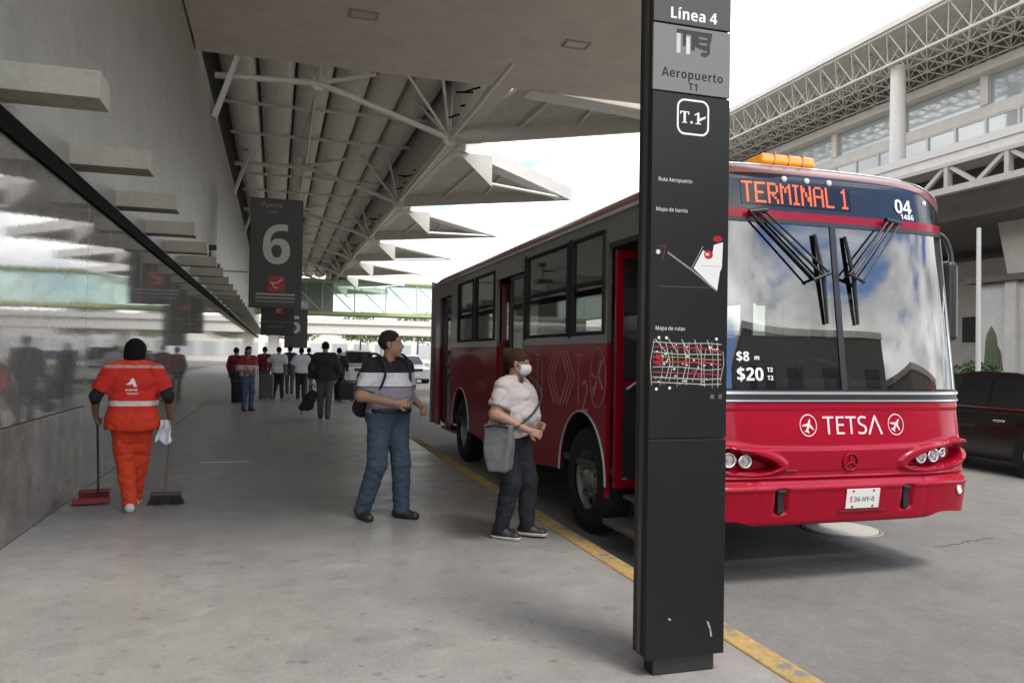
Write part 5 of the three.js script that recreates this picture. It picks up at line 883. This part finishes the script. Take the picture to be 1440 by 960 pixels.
// --- man in striped polo ---
{
  fabric('polo', 0xffffff, { map: stripes([[0, 1.8, '#86838a'], [1.335, 1.8, '#171417'], [1.215, 1.335, '#c4c0c1'], [1.03, 1.075, '#8e8b92'], [1.075, 1.205, '#7c7981'], [1.205, 1.215, '#54515a'], [0.97, 1.03, '#757279']]) });
  const den = tex(256, (u, v) => { const c = 0.75 + 0.5 * tn(u, v, 8, 3, 2) + 0.2 * tn(u, v, 60, 1, 1); return [c, c, c]; });
  fabric('denim', lin(0.055, 0.085, 0.125), { map: rep(den, 2) }); std('darkShoe', lin(0.02, 0.018, 0.018), 0.5);
  person({ H: 1.73, at: [1.0, -7.2], yaw: 0.5, headYaw: 0.8, headPitch: -0.08, build: 1.12, belly: 0.035, skin: 'skinTan', hair: 'hairGrey', recede: 0.022, label: 'person in striped grey polo and jeans walking beside the bus',
    pose: { shL: [0.19, 1.372, -0.01], shR: [-0.19, 1.372, -0.01], elR: [-0.29, 1.12, -0.02], wrR: [-0.1, 1.06, 0.27], palmR: [0, -0.2, -1], dirR: [1, 0.05, 0.25], elL: [0.28, 1.11, -0.06], wrL: [0.24, 1.02, 0.18], palmL: [-1, 0, 0], curl: 0.9, hpL: [0.09, 0.92, 0], knL: [0.11, 0.5, 0.06], anL: [0.12, 0.085, 0.06], knR: [-0.13, 0.5, 0.02], anR: [-0.17, 0.085, -0.13], ftL: 0.35, ftR: -0.2 },
    top: { name: 'polo_shirt', mat: 'polo', sleeve: 0.8, hem: 0.965, loose: 0.022, wr: 0.007, neckR: 0.06 }, bottom: { mat: 'denim', loose: 0.02, waist: 1.0, cuff: 0.06, belt: true, wr: 0.0055 }, shoes: 'darkShoe' });
  fabric('packBlack', lin(0.02, 0.014, 0.015));
  const bp = thing('backpack', 'dark backpack worn behind the person in the striped polo', 'backpack', [1.0, 0, -7.2], 0.5);
  const pk = blend([ell([-0.03, 1.16, -0.26], [0.15, 0.22, 0.1]), cap([-0.12, 1.0, -0.25], [0.08, 1.0, -0.25], 0.09), cap([-0.1, 1.3, -0.24], [0.06, 1.3, -0.24], 0.06)], 0.05);
  part(bp, 'pack', surfaceNets(pk, [-0.28, 0.85, -0.45], [0.24, 1.45, -0.1], 0.014), M.packBlack);
  part(bp, 'pocket', surfaceNets(blend([ell([-0.03, 1.05, -0.36], [0.1, 0.1, 0.045])], 0.02), [-0.2, 0.9, -0.45], [0.15, 1.2, -0.28], 0.012), M.packBlack);
  for (const x of [-0.15, 0.13]) part(bp, 'strap', pipe([[x, 1.32, -0.2], [x * 1.05, 1.5, -0.06], [x * 1.0, 1.46, 0.1], [x * 1.0, 1.33, 0.15], [x * 1.25, 1.15, 0.1]], 0.012, 20, 6), M.packBlack);
}
// --- woman with mask ---
{
  fabric('whiteTee', lin(0.5, 0.45, 0.42)); fabric('blackTrousers', lin(0.01, 0.011, 0.017)); std('maskWhite', lin(0.62, 0.62, 0.6), 0.9); std('soleWhite', lin(0.5, 0.48, 0.45), 0.7);
  person({ H: 1.57, at: [1.9, -6.25], yaw: 0.92, headYaw: 0.15, headPitch: 0.12, build: 1.24, belly: 0.05, fem: 1.1, skin: 'skinWarm', hair: 'hairBrown', hairThick: 0.006, bun: true, label: 'person in white T-shirt and face mask stepping toward the bus door',
    pose: { lean: 0.05, shL: [0.185, 1.36, -0.01], shR: [-0.185, 1.36, -0.01], elR: [-0.27, 1.13, -0.06], wrR: [-0.19, 0.99, 0.24], dirR: [0.5, -0.3, 0.75], palmR: [0.5, 0, -0.8], elL: [0.26, 1.13, -0.08], wrL: [0.22, 1.03, 0.15], curl: 0.9, knR: [-0.09, 0.5, 0.03], anR: [-0.09, 0.085, -0.06], knL: [0.09, 0.52, 0.13], anL: [0.08, 0.1, 0.13], ftL: 0.05, ftR: -0.1 },
    top: { name: 't_shirt', mat: 'whiteTee', sleeve: 0.72, hem: 0.93, loose: 0.026, skirt: 0.02, wr: 0.008, neckR: 0.07 }, bottom: { mat: 'blackTrousers', loose: 0.016, waist: 1.0, cuff: 0.055 }, shoes: 'darkShoe', sole: 'soleWhite',
    extraHead: (t, toB) => { const mk = blend([ell([0, -0.045, 0.03], [0.073, 0.068, 0.083]), ell([0, -0.04, 0.09], [0.03, 0.035, 0.03])], 0.03); part(t, 'face_mask', toB(surfaceNets((x, y, z) => Math.max(mk(x, y, z), 0.035 - z, Math.abs(y + 0.05) - 0.048), [-0.1, -0.13, 0.0], [0.1, 0.03, 0.15], 0.006)), M.maskWhite); for (const s of [-1, 1]) part(t, 'mask_loop', toB(pipe([[s * 0.07, -0.02, 0.04], [s * 0.085, 0.005, 0.0], [s * 0.084, -0.02, -0.02], [s * 0.07, -0.075, 0.035]], 0.0025, 12, 5)), M.maskWhite); } });
  fabric('bagGrey', lin(0.12, 0.125, 0.125)); std('strapBlack', lin(0.015, 0.015, 0.015), 0.6);
  const b = thing('shoulder_bag', 'grey cloth bag hanging at the hip of the person in white T-shirt', 'bag', [1.9, 0, -6.25], 0.92);
  const f = (x, y, z) => { const k = lerp(0.62, 1, sst(0.5, 0.85, y)); const dx = Math.abs(x + 0.3) - 0.05 * lerp(1.2, 0.5, sst(0.55, 0.95, y)), dz = Math.abs(z - 0.0 - 0.04 * (0.9 - y)) - 0.098 * k, dy = Math.abs(y - 0.77) - 0.165; const q = Math.hypot(Math.max(dx, 0), Math.max(dy, 0), Math.max(dz, 0)) + Math.min(0, Math.max(dx, dy, dz)) - 0.02; return q - 0.012 * noise.noise(x * 8, y * 6, z * 9) - 0.004 * noise.noise(x * 30, y * 22, z * 30); };
  part(b, 'pouch', surfaceNets(f, [-0.45, 0.5, -0.2], [-0.18, 0.98, 0.2], 0.01), M.bagGrey);
  part(b, 'strap', pipe([[-0.27, 0.9, 0.1], [-0.1, 1.06, 0.23], [0.06, 1.2, 0.235], [0.14, 1.33, 0.1], [0.14, 1.37, -0.04]], 0.009, 30, 6), M.strapBlack);
  part(b, 'rim', pipe([[-0.345, 0.94, -0.1], [-0.35, 0.955, 0], [-0.345, 0.94, 0.1]], 0.009, 12, 6), M.strapBlack);
}
// --- travellers farther along the pavement ---
fabric('maroon', lin(0.16, 0.012, 0.02)); fabric('whiteShirt', lin(0.62, 0.6, 0.6)); fabric('pinkTop', lin(0.4, 0.3, 0.32), { map: stripes([[0, 1.8, '#ffffff'], [1.17, 1.8, '#c04048']]) }); fabric('jeans', lin(0.05, 0.075, 0.14)); fabric('darkTrousers', lin(0.02, 0.021, 0.024)); fabric('darkJacket', lin(0.024, 0.02, 0.022)); fabric('navy', lin(0.025, 0.028, 0.05)); fabric('greyTrousers', lin(0.09, 0.09, 0.1));
const far = { far: true, cell: 0.024, headCell: 0.011, handCell: 0.008, clothCell: 0.02, group: 'travellers walking along the pavement' };
const walk = (a) => ({ knL: [0.09, 0.51, 0.05 + 0.14 * a], anL: [0.08, 0.09, 0.18 * a], knR: [-0.09, 0.51, 0.05 - 0.05 * a], anR: [-0.08, 0.09, -0.2 * a] });
person({ ...far, H: 1.66, at: [-0.67, -21], yaw: 0.5, build: 1.05, skin: 'skinTan', hair: 'hairBlack', hairLen: 0.03, label: 'person in red and pale top and blue jeans facing the viewer', pose: { ...walk(0.2), elR: [-0.26, 1.13, 0], wrR: [-0.12, 1.05, 0.2], wrL: [0.1, 1.0, 0.18] }, top: { mat: 'pinkTop', sleeve: 1.5, hem: 0.93, loose: 0.025 }, bottom: { mat: 'jeans' }, shoes: 'darkShoe' });
person({ ...far, H: 1.64, at: [-1.12, -24.5], yaw: 2.8, skin: 'skinDark', hair: 'hairBlack', label: 'person in maroon top and black trousers nearest the wall', pose: walk(0.3), top: { mat: 'maroon', sleeve: 1.6, hem: 0.93 }, bottom: { mat: 'darkTrousers' }, shoes: 'darkShoe' });
person({ ...far, H: 1.7, at: [-0.35, -27.6], yaw: 3.1, skin: 'skinTan', hair: 'hairBlack', label: 'person in maroon top walking left of the nearest white shirt', pose: walk(-0.5), top: { mat: 'maroon', sleeve: 1.7, hem: 0.9 }, bottom: { mat: 'greyTrousers' }, shoes: 'darkShoe' });
person({ ...far, H: 1.7, at: [0.1, -26.6], yaw: 2.95, build: 1.12, skin: 'skinTan', hair: 'hairBlack', label: 'person in loose white shirt and black trousers with feet apart', pose: { ...walk(0.2), anL: [0.16, 0.09, 0.1], anR: [-0.15, 0.09, -0.1], elL: [0.34, 1.2, 0.05], wrL: [0.4, 1.05, 0.2] }, top: { mat: 'whiteShirt', sleeve: 0.95, hem: 0.85, loose: 0.03, skirt: 0.02 }, bottom: { mat: 'darkTrousers' }, shoes: 'darkShoe' });
person({ ...far, H: 1.76, at: [0.5, -29.5], yaw: 3.1, skin: 'skinTan', hair: 'hairBlack', label: 'person in navy jacket walking between the two white shirts', pose: walk(0.5), top: { mat: 'navy', sleeve: 1.8, hem: 0.9, loose: 0.025 }, bottom: { mat: 'greyTrousers' }, shoes: 'darkShoe' });
person({ ...far, H: 1.68, at: [0.80, -26.2], yaw: 3.2, build: 1.1, skin: 'skinDark', hair: 'hairBlack', label: 'person in white shirt beside the dark jacket carrying a backpack', pose: { ...walk(0.3), elR: [-0.31, 1.14, -0.03], elL: [0.31, 1.14, -0.03] }, top: { mat: 'whiteShirt', sleeve: 0.95, hem: 0.87, loose: 0.028, skirt: 0.02 }, bottom: { mat: 'darkTrousers' }, shoes: 'darkShoe' });
person({ ...far, H: 1.78, at: [1.09, -18.4], yaw: 3.05, build: 1.12, cell: 0.02, skin: 'skinTan', hair: 'hairBlack', label: 'tall person in dark jacket and trousers walking away with a bag in hand', pose: { ...walk(0.45), elR: [-0.27, 1.13, -0.04], wrR: [-0.24, 0.88, 0.08], elL: [0.28, 1.13, -0.03], wrL: [0.31, 0.87, 0.06], curl: 1.2 }, top: { name: 'jacket', mat: 'darkJacket', sleeve: 1.9, hem: 0.86, loose: 0.035, skirt: 0.01 }, bottom: { mat: 'greyTrousers', loose: 0.016 }, shoes: 'darkShoe' });
person({ ...far, H: 1.7, at: [1.95, -25.6], yaw: 3.0, skin: 'skinTan', hair: 'hairBlack', label: 'person in black pulling a dark case near the kerb', pose: { ...walk(0.4), elR: [-0.26, 1.13, -0.06], wrR: [-0.27, 0.9, -0.12] }, top: { mat: 'darkJacket', sleeve: 1.8, hem: 0.9 }, bottom: { mat: 'darkTrousers' }, shoes: 'darkShoe' });
person({ ...far, H: 1.72, at: [1.2, -30.5], yaw: 3.1, skin: 'skinTan', hair: 'hairBlack', label: 'person in dark grey farther away behind the dark jacket', pose: walk(-0.4), top: { mat: 'darkTrousers', sleeve: 1.7, hem: 0.9 }, bottom: { mat: 'greyTrousers' }, shoes: 'darkShoe' });
{
  const b = thing('hand_backpack', 'black backpack hanging from the hand of the tall dark jacket', 'backpack', [0.76, 0, -18.45]);
  const f = blend([ell([0, 0.44, 0], [0.15, 0.22, 0.1]), cap([-0.09, 0.28, 0], [0.07, 0.27, 0], 0.09)], 0.05); part(b, 'pack', surfaceNets((x, y, z) => f(x + (y - 0.44) * -0.35, y, z) - 0.01 * noise.noise(x * 12, y * 12, z * 12), [-0.35, 0.1, -0.2], [0.35, 0.75, 0.2], 0.018), M.packBlack);
  part(b, 'strap', [pipe([[0.06, 0.62, 0], [0.05, 0.75, 0], [0.09, 0.8, 0.02], [0.1, 0.7, 0]], 0.012, 14, 5), pipe([[-0.12, 0.28, 0.03], [-0.17, 0.18, 0.03], [-0.17, 0.1, 0.03]], 0.01, 10, 5)], M.packBlack);
}
function suitcase(label, x, z, turn, mat, h = 0.62, w = 0.42) {
  const t = thing('suitcase', label, 'suitcase', [x, 0, z], turn, 'suitcases on the pavement');
  part(t, 'shell', bx(-w / 2, w / 2, 0.05, h, -0.14, 0.14, 0.04), M[mat]); for (let i = -2; i <= 2; i++) part(t, 'rib', bx(i * w * 0.18 - 0.012, i * w * 0.18 + 0.012, 0.1, h - 0.05, 0.138, 0.15, 0.004), M[mat]);
  part(t, 'handle', [tube([-0.1, h, 0], [-0.1, h + 0.38, 0], 0.01, 6), tube([0.1, h, 0], [0.1, h + 0.38, 0], 0.01, 6), tube([-0.1, h + 0.38, 0], [0.1, h + 0.38, 0], 0.014, 6)], M.metalDark);
  for (const sx of [-1, 1]) for (const sz of [-1, 1]) part(t, 'wheel', new THREE.CylinderGeometry(0.03, 0.03, 0.025, 12).rotateZ(Math.PI / 2).translate(sx * (w / 2 - 0.05), 0.03, sz * 0.1), M.black);
}
suitcase('dark suitcase beside the person in black near the kerb', 2.12, -25.0, 0.2, 'darkJacket', 0.6, 0.5);
suitcase('black suitcase below the person in maroon nearest the wall', -0.98, -24.0, 0.1, 'blackTrousers', 0.66, 0.4);
suitcase('grey suitcase left of the nearest white shirt', -0.26, -26.0, -0.1, 'greyTrousers', 0.8, 0.42);
// ---------- cars ----------
phy('carGlass', lin(0.02, 0.022, 0.024), 0.03, { ior: 1.6 }); std('tailRed', lin(0.35, 0.01, 0.01), 0.25);
function carPaint(name, c, metal = 0.2) { return phy(name, c, 0.35, { clearcoat: 1, clearcoatRoughness: 0.05, metalness: metal, map: rep(tDirt, 0.5) }); }
carPaint('carMaroon', lin(0.02, 0.009, 0.01)); carPaint('carWhite', lin(0.68, 0.68, 0.66), 0); carPaint('carSilver', lin(0.58, 0.58, 0.57), 0.1);
// local frame: length along z (front at +z), base on the road
function car(label, pos, turn, paint, k = {}) {
  const L = k.L ?? 4.5, W = k.W ?? 1.78, H = k.H ?? 1.5, hood = k.hood ?? 0.95, group = k.group;
  const t = thing('car', label, 'car', pos, turn, group), m = M[paint];
  const wz = [L * 0.31, -L * 0.29], wr = k.wr ?? 0.33;
  const top = (z) => { const f = L / 2, s = z / f; const rf = k.suv ? 0.93 : 0.8; return lerp(hood * 0.98, hood, sst(-1, -0.6, s)) - (s > 0.3 ? 0.13 * sst(0.3, 1, s) : 0); };
  const halfW = (z, y) => { const s = Math.abs(z) / (L / 2); return (W / 2) * (1 - 0.10 * Math.pow(s, 4)) * (1 - 0.05 * sst(0.6, hood, y)) * (1 - 0.07 * (1 - sst(0.15, 0.4, y))); };
  // lower body: lofted rings along z
  const nz = 44, ny = 14, ring = (z) => { const P = [], tp = top(z), endR = Math.max(0, 1 - (L / 2 - Math.abs(z)) / 0.18), y0 = 0.2 + 0.1 * endR, y1 = tp - 0.12 * endR * endR; for (const sgn of [-1, 1]) for (let j = 0; j <= ny; j++) { const q = sgn < 0 ? j / ny : 1 - j / ny, y = lerp(y0, y1, q), e = Math.pow(Math.abs(q * 2 - 1), 8); P.push([sgn * (halfW(z, y) * (1 - 0.06 * e) ), y, z]); } return P; };
  const pos_ = [], ix = [], n = (ny + 1) * 2; for (let i = 0; i <= nz; i++) { const z = -L / 2 + L * i / nz; for (const p of ring(z)) pos_.push(...p); }
  for (let i = 0; i < nz; i++) for (let j = 0; j < n; j++) { const a = i * n + j, b = i * n + (j + 1) % n, c = a + n, d = b + n; ix.push(a, b, d, a, d, c); }
  for (let j = 1; j < n - 1; j++) { ix.push(0, j + 1, j); const o = nz * n; ix.push(o, o + j, o + j + 1); }
  const g = new THREE.BufferGeometry(); g.setAttribute('position', new THREE.Float32BufferAttribute(pos_, 3)); g.setIndex(ix); g.computeVertexNormals(); g.setAttribute('uv', new THREE.BufferAttribute(new Float32Array(pos_.length / 3 * 2), 2));
  part(t, 'body', toCreasedNormals(g, 0.7), m);
  // greenhouse
  const zf = L * (k.suv ? 0.2 : 0.16), zr = k.suv ? -L * 0.47 : -L * 0.42, gh = (u, v, off = 0) => { };
  const prof = k.suv ? [[zf + 0.15, hood - 0.03], [zf - 0.5, H - 0.05], [zf - 0.9, H], [zr + 0.5, H], [zr + 0.12, H - 0.08], [zr, hood]] : [[zf + 0.45, hood - 0.04], [zf - 0.42, H - 0.07], [zf - 0.95, H], [zr + 1.15, H - 0.02], [zr + 0.75, H - 0.09], [zr - 0.12, hood - 0.02]];
  const cab = (pts, w0, w1, dx = 0) => { const q = []; const N = pts.length; const wAt = (y) => lerp(w0, w1, (y - hood + 0.04) / (H - hood + 0.04)); const P = pts.map(([z, y]) => [wAt(y), y, z]); const pp = []; const id = []; for (const s of [-1, 1]) for (const p of P) pp.push(s * p[0], p[1], p[2]); for (let i = 0; i < N - 1; i++) id.push(i, N + i, N + i + 1, i, N + i + 1, i + 1); for (let i = 1; i < N - 1; i++) { id.push(0, i, i + 1); id.push(N, N + i + 1, N + i); } id.push(0, N - 1, 2 * N - 1, 0, 2 * N - 1, N); const gg = new THREE.BufferGeometry(); gg.setAttribute('position', new THREE.Float32BufferAttribute(pp, 3)); gg.setIndex(id); const o = toCreasedNormals(gg, 0.4); o.setAttribute('uv', new THREE.BufferAttribute(new Float32Array(o.attributes.position.count * 2), 2)); return o; };
  part(t, 'cabin', cab(prof, W / 2 * 0.93, W / 2 * 0.72), m);
  const ins = (a, d) => prof.map(([z, y]) => [z, y]);
  // windows, set 6 mm proud of the cabin faces
  const wAt = (y) => lerp(W / 2 * 0.93, W / 2 * 0.72, (y - hood + 0.04) / (H - hood + 0.04));
  const quadOn = (pts, off) => slab((u, v) => { const a = V(...pts[0]).lerp(V(...pts[1]), u), b = V(...pts[3]).lerp(V(...pts[2]), u); const c = a.lerp(b, v); return c.add(off); }, 3, 3, 0.008);
  const yb = hood + 0.03, yt = H - 0.11, zAt = (i, y) => { const [a, b] = [prof[i], prof[i + 1]]; return lerp(a[0], b[0], (y - a[1]) / (b[1] - a[1])); };
  const backAt = (y) => { for (let i = prof.length - 2; i > 2; i--) { const a = prof[i + 1], b = prof[i]; if (y >= a[1] && y <= b[1]) return lerp(a[0], b[0], (y - a[1]) / (b[1] - a[1])); } return zr + 0.5; };
  const zm = (zf + zr) / 2 + 0.15;
  for (const s of [-1, 1]) {
    const side = (z0b, z0t, z1b, z1t) => quadOn(s > 0 ? [[s * wAt(yb), yb, z1b], [s * wAt(yb), yb, z0b], [s * wAt(yt), yt, z0t], [s * wAt(yt), yt, z1t]] : [[s * wAt(yb), yb, z0b], [s * wAt(yb), yb, z1b], [s * wAt(yt), yt, z1t], [s * wAt(yt), yt, z0t]], V(s * 0.008, 0, 0));
    part(t, 'side_window', side(zm + 0.04, zm + 0.04, zAt(0, yb) - 0.16, Math.min(zAt(0, yt) - 0.1, zf)), M.carGlass);
    part(t, 'side_window', side(backAt(yb) + 0.3, backAt(yt) + 0.14, zm - 0.04, zm - 0.04), M.carGlass);
    part(t, 'door_handle', bx(s * W * 0.482 - 0.02, s * W * 0.482 + 0.02, hood - 0.2, hood - 0.165, zm - 0.34, zm - 0.14, 0.012), M.chrome); part(t, 'door_handle', bx(s * W * 0.482 - 0.02, s * W * 0.482 + 0.02, hood - 0.2, hood - 0.165, zm - 1.2, zm - 1.0, 0.012), M.chrome);
    part(t, 'window_trim', bar([s * (wAt(hood) + 0.012), hood + 0.012, backAt(yb) + 0.25], [s * (wAt(hood) + 0.012), hood + 0.012, zf + 0.25], 0.012, 0.018), M.chrome);
    part(t, 'wing_mirror', bx(s * (W / 2 + 0.07) - 0.09, s * (W / 2 + 0.07) + 0.09, hood + 0.0, hood + 0.13, zf - 0.02, zf + 0.12, 0.04), m);
    part(t, 'headlight', bx(s * W * 0.36 - 0.17, s * W * 0.36 + 0.17, hood - 0.32, hood - 0.17, L / 2 - 0.16, L / 2 - 0.02, 0.05), M.silver); part(t, 'tail_light', bx(s * W * 0.4 - 0.12, s * W * 0.4 + 0.12, hood - 0.25, hood - 0.08, -L / 2 + 0.01, -L / 2 + 0.12, 0.04), M.tailRed);
    for (const z of wz) { const w = part(t, 'wheel', new THREE.CylinderGeometry(wr, wr, 0.22, 28).rotateZ(Math.PI / 2).translate(s * (W / 2 - 0.1), wr, z), M.rubber); part(w, 'rim', new THREE.CylinderGeometry(wr * 0.64, wr * 0.64, 0.03, 20).rotateZ(Math.PI / 2).translate(s * (W / 2 + 0.01), wr, z), M.silver); const a = new THREE.CylinderGeometry(wr + 0.07, wr + 0.07, 0.3, 28).rotateZ(Math.PI / 2).translate(s * (W / 2 - 0.145), wr + 0.02, z); part(t, 'wheel_arch', a, M.rubber); }
  }
  const ws = (i, y0, y1, off) => quadOn([[-wAt(y0) * 0.9, y0, zAt(i, y0)], [wAt(y0) * 0.9, y0, zAt(i, y0)], [wAt(y1) * 0.88, y1, zAt(i, y1)], [-wAt(y1) * 0.88, y1, zAt(i, y1)]], off);
  part(t, 'windscreen', ws(0, hood + 0.04, H - 0.1, V(0, 0.004, 0.012)), M.carGlass);
  part(t, 'rear_window', quadOn([[wAt(hood + 0.06) * 0.88, hood + 0.06, backAt(hood + 0.06)], [-wAt(hood + 0.06) * 0.88, hood + 0.06, backAt(hood + 0.06)], [-wAt(H - 0.12) * 0.85, H - 0.12, backAt(H - 0.12)], [wAt(H - 0.12) * 0.85, H - 0.12, backAt(H - 0.12)]], V(0, 0.004, -0.012)), M.carGlass);
  part(t, 'grille', bx(-W * 0.2, W * 0.2, hood - 0.36, hood - 0.2, L / 2 - 0.1, L / 2 + 0.004, 0.01), M.black); part(t, 'lower_grille', bx(-W * 0.34, W * 0.34, 0.3, 0.44, L / 2 - 0.1, L / 2 - 0.002, 0.01), M.black); part(t, 'number_plate', bx(-0.17, 0.17, 0.46, 0.54, L / 2 - 0.05, L / 2 + 0.012), M.white);
  return t;
}
car('dark maroon car partly hidden behind the bus at the right edge', [11.35, -0.15, -9.9], Math.PI, 'carMaroon', { L: 4.7, H: 1.55, hood: 0.98 });
car('silver sport utility car facing the viewer beyond the crowd', [4.25, -0.15, -43], 0, 'carSilver', { suv: true, L: 4.6, W: 1.9, H: 1.85, hood: 1.12, wr: 0.38, group: 'cars farther down the road' });
car('white car parked behind the rear of the bus', [7.6, -0.15, -47], 0.1, 'carWhite', { suv: true, L: 4.4, W: 1.8, H: 1.65, hood: 1.05, group: 'cars farther down the road' });
car('white car farther away left of the silver one', [4.0, -0.15, -58], 0, 'carWhite', { L: 4.4, W: 1.78, H: 1.5, group: 'cars farther down the road' });
renderer.render(scene, camera);
